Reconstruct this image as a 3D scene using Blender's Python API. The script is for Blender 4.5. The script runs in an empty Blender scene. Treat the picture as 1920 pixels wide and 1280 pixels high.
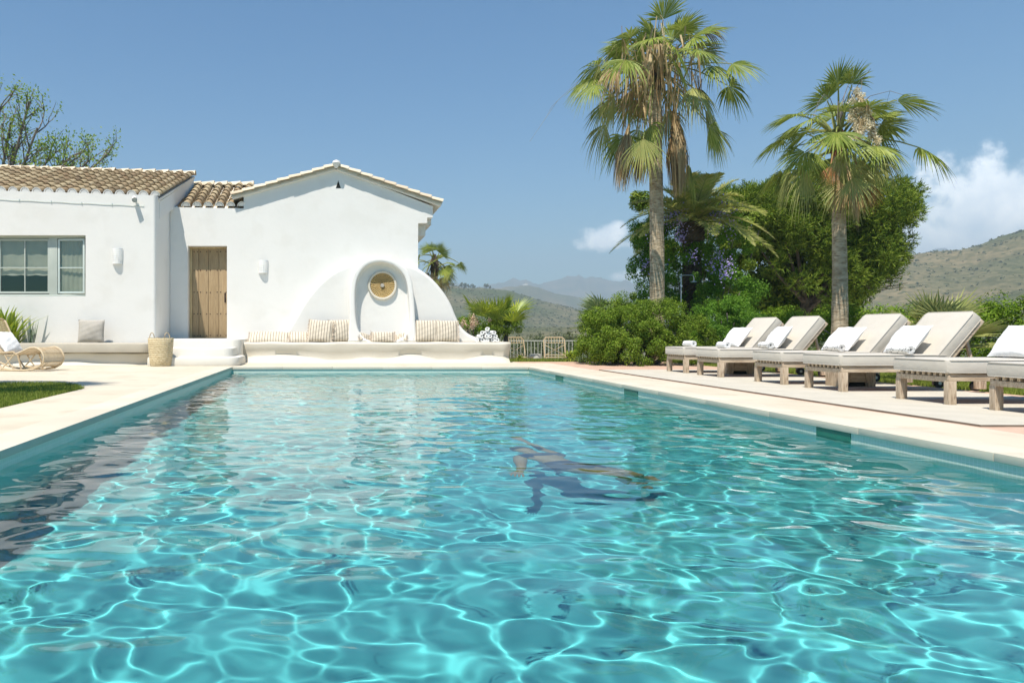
import bpy, bmesh, math, random
import numpy as np
from mathutils import Vector, Matrix, noise as mnoise
from mathutils.geometry import tessellate_polygon
R = math.radians
PI = math.pi
random.seed(7)
rng = np.random.default_rng(11)
sc = bpy.context.scene
COL = sc.collection
F0, HC = 1400.0, 0.75            # focal length in photo pixels, eye height above the deck

def P(x, y, Y):                  # photo pixel at distance Y -> point
    return Vector(((x-623)*Y/F0, Y, HC-(y-620)*Y/F0))

def Gp(x, y, z=0.0):             # photo pixel on a level z
    return P(x, y, (HC-z)*F0/(y-620))

# ------------------------------------------------------------------ materials
def newmat(name):
    m = bpy.data.materials.new(name); m.use_nodes = True
    n = m.node_tree; n.nodes.clear()
    out = n.nodes.new('ShaderNodeOutputMaterial')
    return m, n, out

def N(n, t, **k):
    nd = n.nodes.new(t)
    for a, v in k.items():
        if a.startswith('i_'):
            key = a[2:].replace('_', ' ')
            nd.inputs[int(key) if key.isdigit() else key].default_value = v
        else:
            setattr(nd, a, v)
    return nd

def c4(c): return (c[0], c[1], c[2], 1.0)

def mixc(n, fac, a, b, mode='MIX'):
    m = N(n, 'ShaderNodeMix', data_type='RGBA', blend_type=mode)
    for key, v in ((0, fac), (6, a), (7, b)):
        if hasattr(v, 'is_linked') or hasattr(v, 'links'):
            n.links.new(v, m.inputs[key])
        else:
            m.inputs[key].default_value = c4(v) if key > 0 else v
    return m.outputs[2]

def ramp(n, fac, stops, interp='LINEAR'):
    r = N(n, 'ShaderNodeValToRGB'); r.color_ramp.interpolation = interp
    e = r.color_ramp.elements
    while len(e) > 1: e.remove(e[-1])
    e[0].position, e[0].color = stops[0][0], c4(stops[0][1])
    for p, c in stops[1:]:
        x = e.new(p); x.color = c4(c)
    n.links.new(fac, r.inputs[0]); return r.outputs[0]

def mat(name, c1, c2=None, rough=.8, scale=4, bump=0., bscale=40, stretch=(1, 1, 1), island=None, detail=5, coord='Object', c3=None, s3=30, metal=0, spec=.3, sheen=0):
    """principled surface: c1-c2 mottled by noise, fine c3 flecks, a shift per loose piece, noise bump"""
    m, n, out = newmat(name)
    b = N(n, 'ShaderNodeBsdfPrincipled'); b.inputs['Roughness'].default_value = rough
    b.inputs['Metallic'].default_value = metal; b.inputs['Specular IOR Level'].default_value = spec
    if sheen: b.inputs['Sheen Weight'].default_value = sheen
    tc = N(n, 'ShaderNodeTexCoord'); mp = N(n, 'ShaderNodeMapping'); mp.inputs['Scale'].default_value = stretch
    n.links.new(tc.outputs[coord], mp.inputs[0])
    ns = N(n, 'ShaderNodeTexNoise', i_Scale=scale, i_Detail=detail); n.links.new(mp.outputs[0], ns.inputs['Vector'])
    col = ramp(n, ns.outputs[0], [(.36, c1), (.64, c2 or c1)])
    if c3 is not None:
        n3 = N(n, 'ShaderNodeTexNoise', i_Scale=s3, i_Detail=3); n.links.new(mp.outputs[0], n3.inputs['Vector'])
        f = ramp(n, n3.outputs[0], [(.52, (0, 0, 0)), (.66, (1, 1, 1))])
        col = mixc(n, f, col, c3)
    if island:
        g = N(n, 'ShaderNodeNewGeometry')
        ic = ramp(n, g.outputs['Random Per Island'], [(i/(len(island)-1), c) for i, c in enumerate(island)])
        col = mixc(n, .62, col, ic)
    n.links.new(col, b.inputs['Base Color'])
    if bump:
        nb = N(n, 'ShaderNodeTexNoise', i_Scale=bscale, i_Detail=6); n.links.new(mp.outputs[0], nb.inputs['Vector'])
        bp = N(n, 'ShaderNodeBump', i_Strength=1.0, i_Distance=bump); n.links.new(nb.outputs[0], bp.inputs['Height'])
        n.links.new(bp.outputs[0], b.inputs['Normal'])
    n.links.new(b.outputs[0], out.inputs[0])
    return m

def leafmat(name, cols, trans=.35, gloss=.08, rough=.45):
    m, n, out = newmat(name)
    g = N(n, 'ShaderNodeNewGeometry')
    col = ramp(n, g.outputs['Random Per Island'], [(i/(len(cols)-1), c) for i, c in enumerate(cols)])
    tc = N(n, 'ShaderNodeTexCoord'); ns = N(n, 'ShaderNodeTexNoise', i_Scale=1.6, i_Detail=2)
    n.links.new(tc.outputs['Object'], ns.inputs['Vector'])
    v = ramp(n, ns.outputs[0], [(.3, (.78, .8, .8)), (.7, (1.2, 1.15, 1.0))])
    col = mixc(n, 1.0, col, v, 'MULTIPLY')
    d = N(n, 'ShaderNodeBsdfDiffuse'); t = N(n, 'ShaderNodeBsdfTranslucent'); s = N(n, 'ShaderNodeBsdfGlossy', i_Roughness=rough)
    n.links.new(col, d.inputs[0]); n.links.new(col, t.inputs[0])
    s.inputs[0].default_value = (.4, .45, .35, 1)
    m1 = N(n, 'ShaderNodeMixShader', i_0=trans); n.links.new(d.outputs[0], m1.inputs[1]); n.links.new(t.outputs[0], m1.inputs[2])
    m2 = N(n, 'ShaderNodeMixShader', i_0=gloss); n.links.new(m1.outputs[0], m2.inputs[1]); n.links.new(s.outputs[0], m2.inputs[2])
    n.links.new(m2.outputs[0], out.inputs[0])
    return m

M = {}
M['plaster'] = mat('plaster', (.735, .72, .685), (.765, .75, .715), .85, .8, .004, 6, c3=(.722, .705, .665), s3=1.8)
M['cream'] = mat('cream plaster', (.59, .545, .455), (.64, .595, .505), .8, 1.2, .005, 7)
M['stepplaster'] = mat('step plaster', (.68, .65, .58), (.72, .69, .62), .8, 1.2, .005, 7)
M['deck'] = mat('cream microcement', (.57, .505, .39), (.62, .555, .44), .75, .9, .002, 18, c3=(.54, .475, .365), s3=2.2)
M['mortar'] = mat('mortar', (.78, .76, .7), (.7, .66, .58), .9, 14, .006, 60)
M['tile'] = mat('roof tile', (.27, .19, .11), (.47, .37, .23), .9, 9, .006, 50, island=[(.17, .12, .07), (.41, .32, .18), (.58, .48, .30), (.30, .20, .11), (.50, .40, .24)], c3=(.12, .10, .08), s3=22)
M['ridgetile'] = mat('ridge tile', (.62, .52, .38), (.74, .64, .48), .9, 6, .004, 50, island=[(.7, .58, .42), (.78, .7, .55), (.6, .46, .32)])
M['wood'] = mat('weathered wood', (.25, .165, .085), (.46, .34, .20), .85, 3.2, .006, 14, stretch=(9, 9, .7), island=[(.37, .26, .14), (.47, .35, .21)], c3=(.16, .11, .07), s3=9)
M['framewood'] = mat('pale door frame', (.45, .33, .17), (.55, .42, .24), .8, 3, .002, 20, stretch=(6, 6, 1))
M['iron'] = mat('dark iron', (.05, .035, .03), (.09, .06, .04), .7, 20, metal=.4)
M['teak'] = mat('silvered teak', (.47, .36, .25), (.64, .52, .38), .8, 3, .0025, 16, stretch=(1.2, 9, 9), c3=(.36, .26, .18), s3=8)
M['teakleg'] = mat('silvered teak upright', (.44, .34, .24), (.62, .51, .38), .8, 3, .0025, 16, stretch=(9, 9, 1.2), c3=(.33, .24, .17), s3=8)
M['redwood'] = mat('red brown slats', (.30, .11, .07), (.38, .16, .1), .8, 6)
M['canvas'] = mat('taupe canvas', (.545, .50, .425), (.585, .54, .465), .95, 2.5, .012, 5, sheen=.2)
M['piping'] = mat('canvas piping', (.55, .51, .45), None, .9, 5)
M['whitecloth'] = mat('white cotton', (.80, .80, .79), (.86, .86, .85), .95, 6, .004, 22, sheen=.2)
M['linen'] = mat('grey linen', (.39, .36, .31), (.44, .41, .36), .95, 5, .003, 160)
M['benchpad'] = mat('bench pad canvas', (.45, .41, .335), (.49, .45, .37), .95, 3, .003, 30)
M['sage'] = mat('sage painted timber', (.43, .47, .42), (.47, .51, .46), .55, 3, .001, 30)
M['sagelight'] = mat('pale sage painted timber', (.50, .57, .54), (.54, .61, .58), .5, 3)
M['blind'] = mat('grey roller blind', (.30, .30, .25), (.36, .355, .30), .95, 2.5)
M['lace'] = mat('cream blind hem', (.42, .40, .34), (.48, .46, .40), .95, 6)
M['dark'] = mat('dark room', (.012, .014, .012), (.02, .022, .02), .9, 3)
M['rattan'] = mat('rattan cane', (.42, .31, .18), (.64, .52, .34), .6, 20, island=[(.5, .38, .23), (.68, .56, .38), (.36, .26, .16)])
M['lawn'] = mat('lawn soil', (.09, .13, .035), (.16, .19, .06), .95, 2, .01, 30)
M['terracotta'] = mat('terracotta paving', (.50, .33, .235), (.57, .40, .30), .85, 5, .002, 60)
M['rug'] = mat('flat woven rug', (.50, .465, .385), (.55, .51, .43), .95, 3, .002, 300)
M['rugedge'] = mat('rug binding', (.16, .13, .1), (.2, .16, .12), .9, 5)
M['gravel'] = mat('pale gravel', (.5, .45, .36), (.66, .6, .5), .95, 3, .02, 30)
M['soil'] = mat('dry soil', (.16, .13, .08), (.26, .22, .14), .95, 1.5, .02, 12)
M['steel'] = mat('galvanised steel', (.45, .45, .44), (.55, .55, .54), .4, 5, metal=.8)
M['paintmetal'] = mat('pale painted metal', (.36, .38, .34), (.42, .44, .4), .5, 5)
M['black'] = mat('black rubber', (.02, .02, .02), (.035, .035, .035), .6, 9)
M['concrete'] = mat('pale concrete', (.52, .50, .45), (.62, .6, .54), .85, 5, .003, 40)
M['trunk'] = mat('palm bark', (.35, .275, .175), (.54, .445, .31), .95, 2.5, .02, 5, stretch=(2.5, 2.5, 7), c3=(.26, .19, .12), s3=4)
M['roughtrunk'] = mat('shaggy bark', (.05, .038, .028), (.12, .095, .07), .95, 6, .05, 9)
M['branch'] = mat('grey branch', (.14, .12, .10), (.24, .21, .18), .9, 7)
M['fibre'] = mat('red brown fibre', (.22, .08, .04), (.34, .16, .09), .95, 12, .02, 30)
M['skin'] = mat('skin', (.44, .23, .12), (.50, .28, .15), .5, 6)
M['swimwear'] = mat('navy swimwear', (.008, .014, .05), (.012, .02, .07), .7, 6)
M['hair'] = mat('dark hair', (.035, .022, .015), None, .6, 30)
M['palm'] = leafmat('palm leaf', [(.15, .22, .04), (.27, .34, .07), (.40, .45, .13), (.18, .26, .05)], .35, .045, .5)
M['palmpale'] = leafmat('yellowing palm leaf', [(.30, .36, .12), (.42, .42, .17), (.36, .40, .15)], .35, .04, .5)
M['palmdead'] = leafmat('dead palm leaf', [(.42, .31, .17), (.55, .43, .27), (.34, .22, .12)], .25, .03)
M['palmrust'] = leafmat('rust red palm leaf', [(.34, .10, .04), (.45, .2, .09), (.5, .33, .2)], .25, .03)
M['datepalm'] = leafmat('date palm leaf', [(.40, .50, .13), (.58, .60, .20), (.72, .66, .32)], .5, .05, .5)
M['bush'] = leafmat('bush leaf', [(.055, .115, .01), (.11, .20, .016), (.18, .285, .03), (.28, .37, .055), (.06, .12, .015)], .32, .02)
M['hedge'] = leafmat('hedge leaf', [(.08, .15, .012), (.14, .25, .02), (.20, .33, .03), (.28, .38, .05)], .32, .02)
M['jaca'] = leafmat('jacaranda leaf', [(.06, .16, .02), (.13, .28, .03), (.24, .43, .06)], .5, .02)
M['purple'] = leafmat('purple blossom', [(.38, .30, .78), (.50, .42, .90), (.64, .58, .95)], .3, .02)
M['pinkish'] = leafmat('dry oleander blossom', [(.6, .42, .34), (.66, .55, .42), (.5, .3, .25)], .3, .02)
M['pine'] = leafmat('pine needle', [(.055, .11, .016), (.11, .18, .022), (.20, .28, .036), (.31, .38, .06)], .25, .02)
M['olive'] = leafmat('olive leaf', [(.07, .10, .045), (.12, .15, .07), (.18, .2, .11)], .25, .06)
M['strap'] = leafmat('yellow green strap leaf', [(.24, .34, .03), (.42, .48, .05), (.16, .26, .03)], .4, .1)
M['agave'] = leafmat('grey green blade', [(.14, .20, .14), (.22, .28, .2)], .1, .1)
M['greypalm'] = leafmat('grey green palm leaf', [(.16, .24, .12), (.28, .36, .18), (.42, .46, .24)], .3, .04)
M['grass'] = leafmat('grass blade', [(.15, .22, .03), (.25, .33, .05), (.34, .38, .10)], .35, .05)
M['scrub'] = leafmat('scrub leaf', [(.10, .12, .065), (.15, .16, .095)], .1, .0)
M['treeleaf'] = leafmat('bright tree leaf', [(.14, .26, .03), (.28, .42, .05), (.38, .48, .07)], .5, .03)
M['twig'] = M['branch']

def special_materials():
    # woven basket
    m, n, out = newmat('seagrass weave'); b = N(n, 'ShaderNodeBsdfPrincipled', i_Roughness=.9)
    tc = N(n, 'ShaderNodeTexCoord'); mp = N(n, 'ShaderNodeMapping'); mp.inputs['Scale'].default_value = (1, 1, 3.5)
    n.links.new(tc.outputs['Object'], mp.inputs[0])
    w = N(n, 'ShaderNodeTexNoise', i_Scale=26, i_Detail=4); n.links.new(mp.outputs[0], w.inputs['Vector'])
    wv = N(n, 'ShaderNodeTexWave', bands_direction='Z', i_Scale=7, i_Distortion=3, i_Detail=2); n.links.new(tc.outputs['Object'], wv.inputs['Vector'])
    wv.inputs['Detail Scale'].default_value = 6
    col = ramp(n, w.outputs[0], [(.3, (.42, .31, .16)), (.5, (.66, .54, .33)), (.7, (.76, .66, .46))])
    n.links.new(col, b.inputs['Base Color'])
    bp = N(n, 'ShaderNodeBump', i_Strength=1, i_Distance=.012); n.links.new(wv.outputs[1], bp.inputs['Height']); n.links.new(bp.outputs[0], b.inputs['Normal'])
    n.links.new(b.outputs[0], out.inputs[0]); M['basket'] = m
    # striped cushion cloth, stripes across local x
    m, n, out = newmat('striped linen'); b = N(n, 'ShaderNodeBsdfPrincipled', i_Roughness=.95)
    tc = N(n, 'ShaderNodeTexCoord'); wv = N(n, 'ShaderNodeTexWave', wave_type='BANDS', bands_direction='X', i_Scale=4.6, i_Distortion=.4, i_Detail=1)
    n.links.new(tc.outputs['Object'], wv.inputs['Vector'])
    ns = N(n, 'ShaderNodeTexNoise', i_Scale=60); n.links.new(tc.outputs['Object'], ns.inputs['Vector'])
    base = ramp(n, ns.outputs[0], [(.3, (.58, .51, .40)), (.7, (.64, .57, .46))])
    f = ramp(n, wv.outputs[1], [(.90, (0, 0, 0)), (.955, (1, 1, 1))])
    col = mixc(n, f, base, (.10, .07, .06))
    n.links.new(col, b.inputs['Base Color']); n.links.new(b.outputs[0], out.inputs[0]); M['stripe'] = m
    # spotted towel
    m, n, out = newmat('spotted towel'); b = N(n, 'ShaderNodeBsdfPrincipled', i_Roughness=.95)
    tc = N(n, 'ShaderNodeTexCoord'); v = N(n, 'ShaderNodeTexVoronoi', i_Scale=38); n.links.new(tc.outputs['Object'], v.inputs['Vector'])
    f = ramp(n, v.outputs[0], [(.22, (.08, .08, .08)), (.34, (.8, .79, .76))]); n.links.new(f, b.inputs['Base Color'])
    n.links.new(b.outputs[0], out.inputs[0]); M['spotted'] = m
    # pierced ceramic sconce: diamond lattice cut out
    m, n, out = newmat('pierced white ceramic'); b = N(n, 'ShaderNodeBsdfPrincipled', i_Roughness=.6); b.inputs['Base Color'].default_value = (.84, .84, .82, 1)
    uv = N(n, 'ShaderNodeUVMap'); sp = N(n, 'ShaderNodeSeparateXYZ'); n.links.new(uv.outputs[0], sp.inputs[0])
    def mth(op, a, bb=None):
        q = N(n, 'ShaderNodeMath', operation=op)
        for i, v_ in enumerate((a, bb)):
            if v_ is None: continue
            if isinstance(v_, (int, float)): q.inputs[i].default_value = v_
            else: n.links.new(v_, q.inputs[i])
        return q.outputs[0]
    s1 = mth('SINE', mth('MULTIPLY', mth('ADD', sp.outputs[0], sp.outputs[1]), 25))
    s2 = mth('SINE', mth('MULTIPLY', mth('SUBTRACT', sp.outputs[0], sp.outputs[1]), 25))
    hole = mth('GREATER_THAN', mth('MULTIPLY', s1, s2), .42)
    rim = mth('MULTIPLY', mth('GREATER_THAN', sp.outputs[1], .12), mth('LESS_THAN', sp.outputs[1], .98))
    tr = N(n, 'ShaderNodeBsdfTransparent'); mx = N(n, 'ShaderNodeMixShader')
    n.links.new(mth('MULTIPLY', hole, rim), mx.inputs[0]); n.links.new(b.outputs[0], mx.inputs[1]); n.links.new(tr.outputs[0], mx.inputs[2])
    n.links.new(mx.outputs[0], out.inputs[0]); M['pierced'] = m
    # brass rosette (object space: x right, z up)
    m, n, out = newmat('brass rosette'); b = N(n, 'ShaderNodeBsdfPrincipled', i_Roughness=.45, i_Metallic=.35)
    tc = N(n, 'ShaderNodeTexCoord'); sp = N(n, 'ShaderNodeSeparateXYZ'); n.links.new(tc.outputs['Object'], sp.inputs[0])
    th = mth('ARCTAN2', sp.outputs[2], sp.outputs[0])
    r = mth('POWER', mth('ADD', mth('MULTIPLY', sp.outputs[0], sp.outputs[0]), mth('MULTIPLY', sp.outputs[2], sp.outputs[2])), .5)
    lr = mth('MULTIPLY', r, 95)
    a = mth('SINE', mth('ADD', mth('MULTIPLY', th, 18), lr)); c = mth('SINE', mth('SUBTRACT', mth('MULTIPLY', th, 18), lr))
    f = mth('MULTIPLY', a, c)
    col = ramp(n, mth('ADD', mth('MULTIPLY', f, .5), .5), [(.30, (.16, .08, .02)), (.42, (.62, .46, .18)), (.60, (.74, .60, .30)), (.72, (.28, .16, .05))])
    n.links.new(col, b.inputs['Base Color'])
    bp = N(n, 'ShaderNodeBump', i_Strength=1, i_Distance=.01); n.links.new(f, bp.inputs['Height']); n.links.new(bp.outputs[0], b.inputs['Normal'])
    n.links.new(b.outputs[0], out.inputs[0]); M['brass'] = m
    # window glass
    m, n, out = newmat('window glass'); g = N(n, 'ShaderNodeBsdfGlossy', i_Roughness=.0); g.inputs[0].default_value = (.9, .95, .93, 1)
    t = N(n, 'ShaderNodeBsdfTransparent'); t.inputs[0].default_value = (.86, .9, .87, 1)
    lw = N(n, 'ShaderNodeLayerWeight', i_Blend=.5); pw = N(n, 'ShaderNodeMath', operation='POWER'); pw.inputs[1].default_value = 4.0; n.links.new(lw.outputs['Facing'], pw.inputs[0])
    ad = N(n, 'ShaderNodeMath', operation='MULTIPLY_ADD'); ad.inputs[1].default_value = .7; ad.inputs[2].default_value = .07; n.links.new(pw.outputs[0], ad.inputs[0]); mx = N(n, 'ShaderNodeMixShader')
    n.links.new(ad.outputs[0], mx.inputs[0]); n.links.new(t.outputs[0], mx.inputs[1]); n.links.new(g.outputs[0], mx.inputs[2]); n.links.new(mx.outputs[0], out.inputs[0]); M['glass'] = m
    # pool mosaic and floor; lower mosaic's turquoise paints in water tint and bounce light
    for key, c1, c2, c3 in (('mosaic', (.54, .65, .54, 1), (.60, .70, .59, 1), (.72, .76, .68, 1)), ('mosaicbounce', (.17, .62, .60, 1), (.21, .67, .64, 1), (.3, .70, .68, 1))):
        m, n, out = newmat('sage mosaic' if key == 'mosaic' else 'mosaic tinted for bounce light'); b = N(n, 'ShaderNodeBsdfPrincipled', i_Roughness=.35)
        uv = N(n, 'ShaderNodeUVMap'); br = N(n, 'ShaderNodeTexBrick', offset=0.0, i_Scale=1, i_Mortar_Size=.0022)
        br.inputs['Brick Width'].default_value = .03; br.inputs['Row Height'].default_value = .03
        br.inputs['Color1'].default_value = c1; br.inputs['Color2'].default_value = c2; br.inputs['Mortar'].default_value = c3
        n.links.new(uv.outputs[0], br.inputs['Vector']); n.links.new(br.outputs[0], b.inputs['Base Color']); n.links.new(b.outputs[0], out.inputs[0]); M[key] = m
    M['poolfloor'] = mat('turquoise pool floor', (.115, .42, .425), (.135, .465, .465), .8, .7)
    # water
    m, n, out = newmat('pool water')
    rf = N(n, 'ShaderNodeBsdfRefraction', i_Roughness=0, i_IOR=1.33); rf.inputs[0].default_value = (.78, .98, 1, 1)
    gl = N(n, 'ShaderNodeBsdfGlossy', i_Roughness=0); gl.inputs[0].default_value = (1, 1, 1, 1)
    fr = N(n, 'ShaderNodeFresnel', i_IOR=1.33); mx = N(n, 'ShaderNodeMixShader')
    n.links.new(fr.outputs[0], mx.inputs[0]); n.links.new(rf.outputs[0], mx.inputs[1]); n.links.new(gl.outputs[0], mx.inputs[2]); n.links.new(mx.outputs[0], out.inputs[0]); M['water'] = m
    # hills: scrub and dry grass
    m, n, out = newmat('scrubby hillside'); b = N(n, 'ShaderNodeBsdfPrincipled', i_Roughness=.95)
    b.inputs['Specular IOR Level'].default_value = .05
    tc = N(n, 'ShaderNodeTexCoord')
    n1 = N(n, 'ShaderNodeTexNoise', i_Scale=.009, i_Detail=7); n2 = N(n, 'ShaderNodeTexNoise', i_Scale=.14, i_Detail=6, i_Roughness=.7)
    n3 = N(n, 'ShaderNodeTexVoronoi', i_Scale=.16)
    for q in (n1, n2, n3): n.links.new(tc.outputs['Object'], q.inputs['Vector'])
    a = ramp(n, n1.outputs[0], [(.38, (.085, .10, .045)), (.5, (.125, .12, .066)), (.64, (.185, .155, .09))])
    bb = ramp(n, n2.outputs[0], [(.4, (.6, .66, .55)), (.6, (1.2, 1.15, 1.1))])
    col = mixc(n, 1.0, a, bb, 'MULTIPLY')
    f = ramp(n, n3.outputs[0], [(.18, (1, 1, 1)), (.34, (0, 0, 0))])
    fm = mixc(n, 1.0, f, ramp(n, n2.outputs[0], [(.46, (0, 0, 0)), (.54, (1, 1, 1))]), 'MULTIPLY')
    col = mixc(n, fm, col, (.045, .06, .025))
    n.links.new(col, b.inputs['Base Color']); n.links.new(b.outputs[0], out.inputs[0]); M['hill'] = m
special_materials()

# ------------------------------------------------------------------ mesh building
class MB:
    def __init__(s): s.v = []; s.f = []; s.uv = None
    def add(s, vs, fs):
        o = len(s.v); s.v += [tuple(v) for v in vs]; s.f += [tuple(i+o for i in f) for f in fs]; return o
    def box(s, a, b, mtx=None):
        (x0, y0, z0), (x1, y1, z1) = a, b
        vs = [Vector(p) for p in ((x0, y0, z0), (x1, y0, z0), (x1, y1, z0), (x0, y1, z0), (x0, y0, z1), (x1, y0, z1), (x1, y1, z1), (x0, y1, z1))]
        if mtx: vs = [mtx @ v for v in vs]
        s.add(vs, [(0, 3, 2, 1), (4, 5, 6, 7), (0, 1, 5, 4), (1, 2, 6, 5), (2, 3, 7, 6), (3, 0, 4, 7)])
    def tube(s, pts, rad, seg=8, cap=True, flat=1.0):
        pts = [Vector(p) for p in pts]; n = len(pts)
        if not hasattr(rad, '__len__'): rad = [rad]*n
        up = Vector((0, 0, 1)); rings = []
        prev = None
        for i, p in enumerate(pts):
            t = (pts[min(i+1, n-1)]-pts[max(i-1, 0)])
            t = t.normalized() if t.length > 1e-9 else Vector((0, 0, 1))
            if prev is None:
                a = t.cross(up if abs(t.z) < .95 else Vector((1, 0, 0))).normalized()
            else:
                a = (prev-t*prev.dot(t)).normalized()
            prev = a; b = t.cross(a)
            rings.append([p+(a*math.cos(2*PI*k/seg)+b*math.sin(2*PI*k/seg)*flat)*rad[i] for k in range(seg)])
        vs = [v for r in rings for v in r]; fs = []
        for i in range(n-1):
            for k in range(seg):
                k2 = (k+1) % seg
                fs.append((i*seg+k, i*seg+k2, (i+1)*seg+k2, (i+1)*seg+k))
        if cap:
            fs.append(tuple(range(seg))[::-1]); fs.append(tuple((n-1)*seg+k for k in range(seg)))
        s.add(vs, fs)
    def grid(s, pts):            # pts[i][j]
        n, m = len(pts), len(pts[0])
        s.add([p for r in pts for p in r], [(i*m+j, i*m+j+1, (i+1)*m+j+1, (i+1)*m+j) for i in range(n-1) for j in range(m-1)])
    def prism(s, poly, f0, f1):  # closed polygon poly, f0/f1 map a 2-D point to 3-D on the two ends
        n = len(poly); a = [Vector(f0(p)) for p in poly]; b = [Vector(f1(p)) for p in poly]
        tri = tessellate_polygon([[Vector((p[0], p[1], 0)) for p in poly]])
        fs = [tuple(t) for t in tri]+[tuple(n+i for i in reversed(t)) for t in tri]
        fs += [(i, i+n, (i+1) % n+n, (i+1) % n) for i in range(n)]
        s.add(a+b, fs)
    def build(s, name, m, parent=None, smooth=False, loc=None, bevel=0, angle=None):
        me = bpy.data.meshes.new(name); me.from_pydata(s.v, [], s.f); me.update()
        bm = bmesh.new(); bm.from_mesh(me); bmesh.ops.recalc_face_normals(bm, faces=bm.faces)
        if bevel:
            bmesh.ops.remove_doubles(bm, verts=bm.verts, dist=1e-5)
            es = [e for e in bm.edges if len(e.link_faces) == 2 and e.calc_face_angle(0) > .6]
            bmesh.ops.bevel(bm, geom=es, offset=bevel, segments=2, affect='EDGES', profile=.6)
        bm.to_mesh(me); bm.free()
        o = bpy.data.objects.new(name, me); COL.objects.link(o); me.materials.append(M[m] if isinstance(m, str) else m)
        if smooth or bevel:
            me.shade_smooth()
            me.set_sharp_from_angle(angle=angle or R(42))
        if parent: o.parent = parent
        if loc is not None: o.location = loc
        return o

def quads(name, V, m, parent=None):  # V: (n,4,3) array of loose quads
    V = np.asarray(V, dtype=np.float32).reshape(-1, 3); nq = len(V)//4
    me = bpy.data.meshes.new(name); me.vertices.add(len(V)); me.vertices.foreach_set('co', V.ravel())
    me.loops.add(nq*4); me.loops.foreach_set('vertex_index', np.arange(nq*4, dtype=np.int32))
    me.polygons.add(nq); me.polygons.foreach_set('loop_start', np.arange(0, nq*4, 4, dtype=np.int32))
    me.update(calc_edges=True); me.validate()
    o = bpy.data.objects.new(name, me); COL.objects.link(o); me.materials.append(M[m])
    if parent: o.parent = parent
    return o

def tag(o, label=None, cat=None, group=None, kind=None):
    if label: o['label'] = label
    if cat: o['category'] = cat
    if group: o['group'] = group
    if kind: o['kind'] = kind
    return o

def empty(name, loc=(0, 0, 0), rz=0, label=None, cat=None, group=None):
    o = bpy.data.objects.new(name, None); COL.objects.link(o); o.location = loc; o.rotation_euler = (0, 0, rz)
    o.empty_display_size = .1
    return tag(o, label, cat, group)

def dup(o, parent=None):
    c = o.copy(); COL.objects.link(c)
    if parent: c.parent = parent
    for ch in [q for q in list(COL.objects) if q.parent == o]: dup(ch, c)
    return c

def local(o, root):              # meshes built in world space, hung under a root that stands somewhere
    o.matrix_parent_inverse = Matrix.Translation(root.location).inverted()
    return o

def U(a):                        # unit rows
    return a/np.maximum(np.linalg.norm(a, axis=1, keepdims=True), 1e-9)

# ------------------------------------------------------------------ foliage
def leafquads(c, nrm, size, asp=.5, spread=.9, up=.0):
    """diamond leaves at c, roughly facing nrm"""
    n = len(c); nr = U(nrm+rng.normal(0, spread, (n, 3))+np.array([0, 0, up]))
    a = U(np.cross(nr, rng.normal(0, 1, (n, 3)))); b = np.cross(nr, a)
    L = size*rng.uniform(.6, 1.25, (n, 1)); W = L*asp
    return np.stack([c-a*L*.5, c+b*W*.5, c+a*L*.5, c-b*W*.5], 1)

def blob_points(center, rad, n, nsub, subr, rs, zmin=-1):
    """points on small clumps that sit on and in an ellipsoid"""
    center = np.array(center); rad = np.array(rad)
    d = U(rs.normal(0, 1, (nsub, 3))); d[:, 2] = np.where(d[:, 2] < zmin, -d[:, 2], d[:, 2])
    rr = rs.uniform(.35, 1.0, (nsub, 1))**.45
    cs = center+d*rad*rr
    sr = subr*rs.uniform(.6, 1.3, nsub)
    k = rs.integers(0, nsub, n); e = U(rs.normal(0, 1, (n, 3)))
    r = rs.uniform(.55, 1.05, (n, 1))
    p = cs[k]+e*sr[k][:, None]*r
    nr = U(e+.6*d[k])
    return p, nr

def needles(p, nr, L, W, k):
    """k needles in a tuft at each p"""
    n = len(p); out = []
    for i in range(k):
        a = U(nr*1.1+rng.normal(0, .6, (n, 3))+np.array([0, 0, .25])); b = U(np.cross(a, rng.normal(0, 1, (n, 3))))
        l = L*rng.uniform(.6, 1.2, (n, 1))
        out.append(np.stack([p-b*W*.5, p+b*W*.5, p+a*l+b*W*.3, p+a*l-b*W*.3], 1))
    return np.concatenate(out)

def fan_frond(hub, d, Rb, side_up=Vector((0, 0, 1)), nseg=30, span=R(205), droop=.5, fold=.45):
    """palmate blade: hub point, outward direction d, blade radius Rb -> list of quads"""
    d = d.normalized(); s = d.cross(side_up)
    s = s.normalized() if s.length > 1e-3 else Vector((1, 0, 0))
    nrm = s.cross(d).normalized(); q = []
    dph = span/nseg
    for k in range(nseg):
        ph = -span/2+dph*(k+.5)+random.gauss(0, .015)
        e = (d*math.cos(ph)+s*math.sin(ph)).normalized(); w = nrm.cross(e)
        L = Rb*(.80+.20*math.cos(ph*.8))*random.uniform(.86, 1.08)
        dz = droop*random.uniform(.6, 1.5)
        last = None
        for t in (0.03, .28, .52, .70, .86, 1.0):
            half = Rb*min(t, .50)*math.tan(dph/2)*1.04 if t <= .52 else Rb*.50*math.tan(dph/2)*max(.06, 1-((t-.52)/.50))*.95
            c = hub+e*(L*t)+Vector((0, 0, -1))*dz*L*(t**2.4)*.55 - e*dz*.25*L*max(0, t-.6)
            c -= nrm*fold*.0
            up = nrm*half*fold
            cur = (c-w*half+up, c-up*.6, c+w*half+up)
            if last:
                q.append((last[0], last[1], cur[1], cur[0])); q.append((last[1], last[2], cur[2], cur[1]))
            last = cur
    return q

def arr(qs): return np.array([[tuple(v) for v in q] for q in qs], dtype=np.float32)

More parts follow.
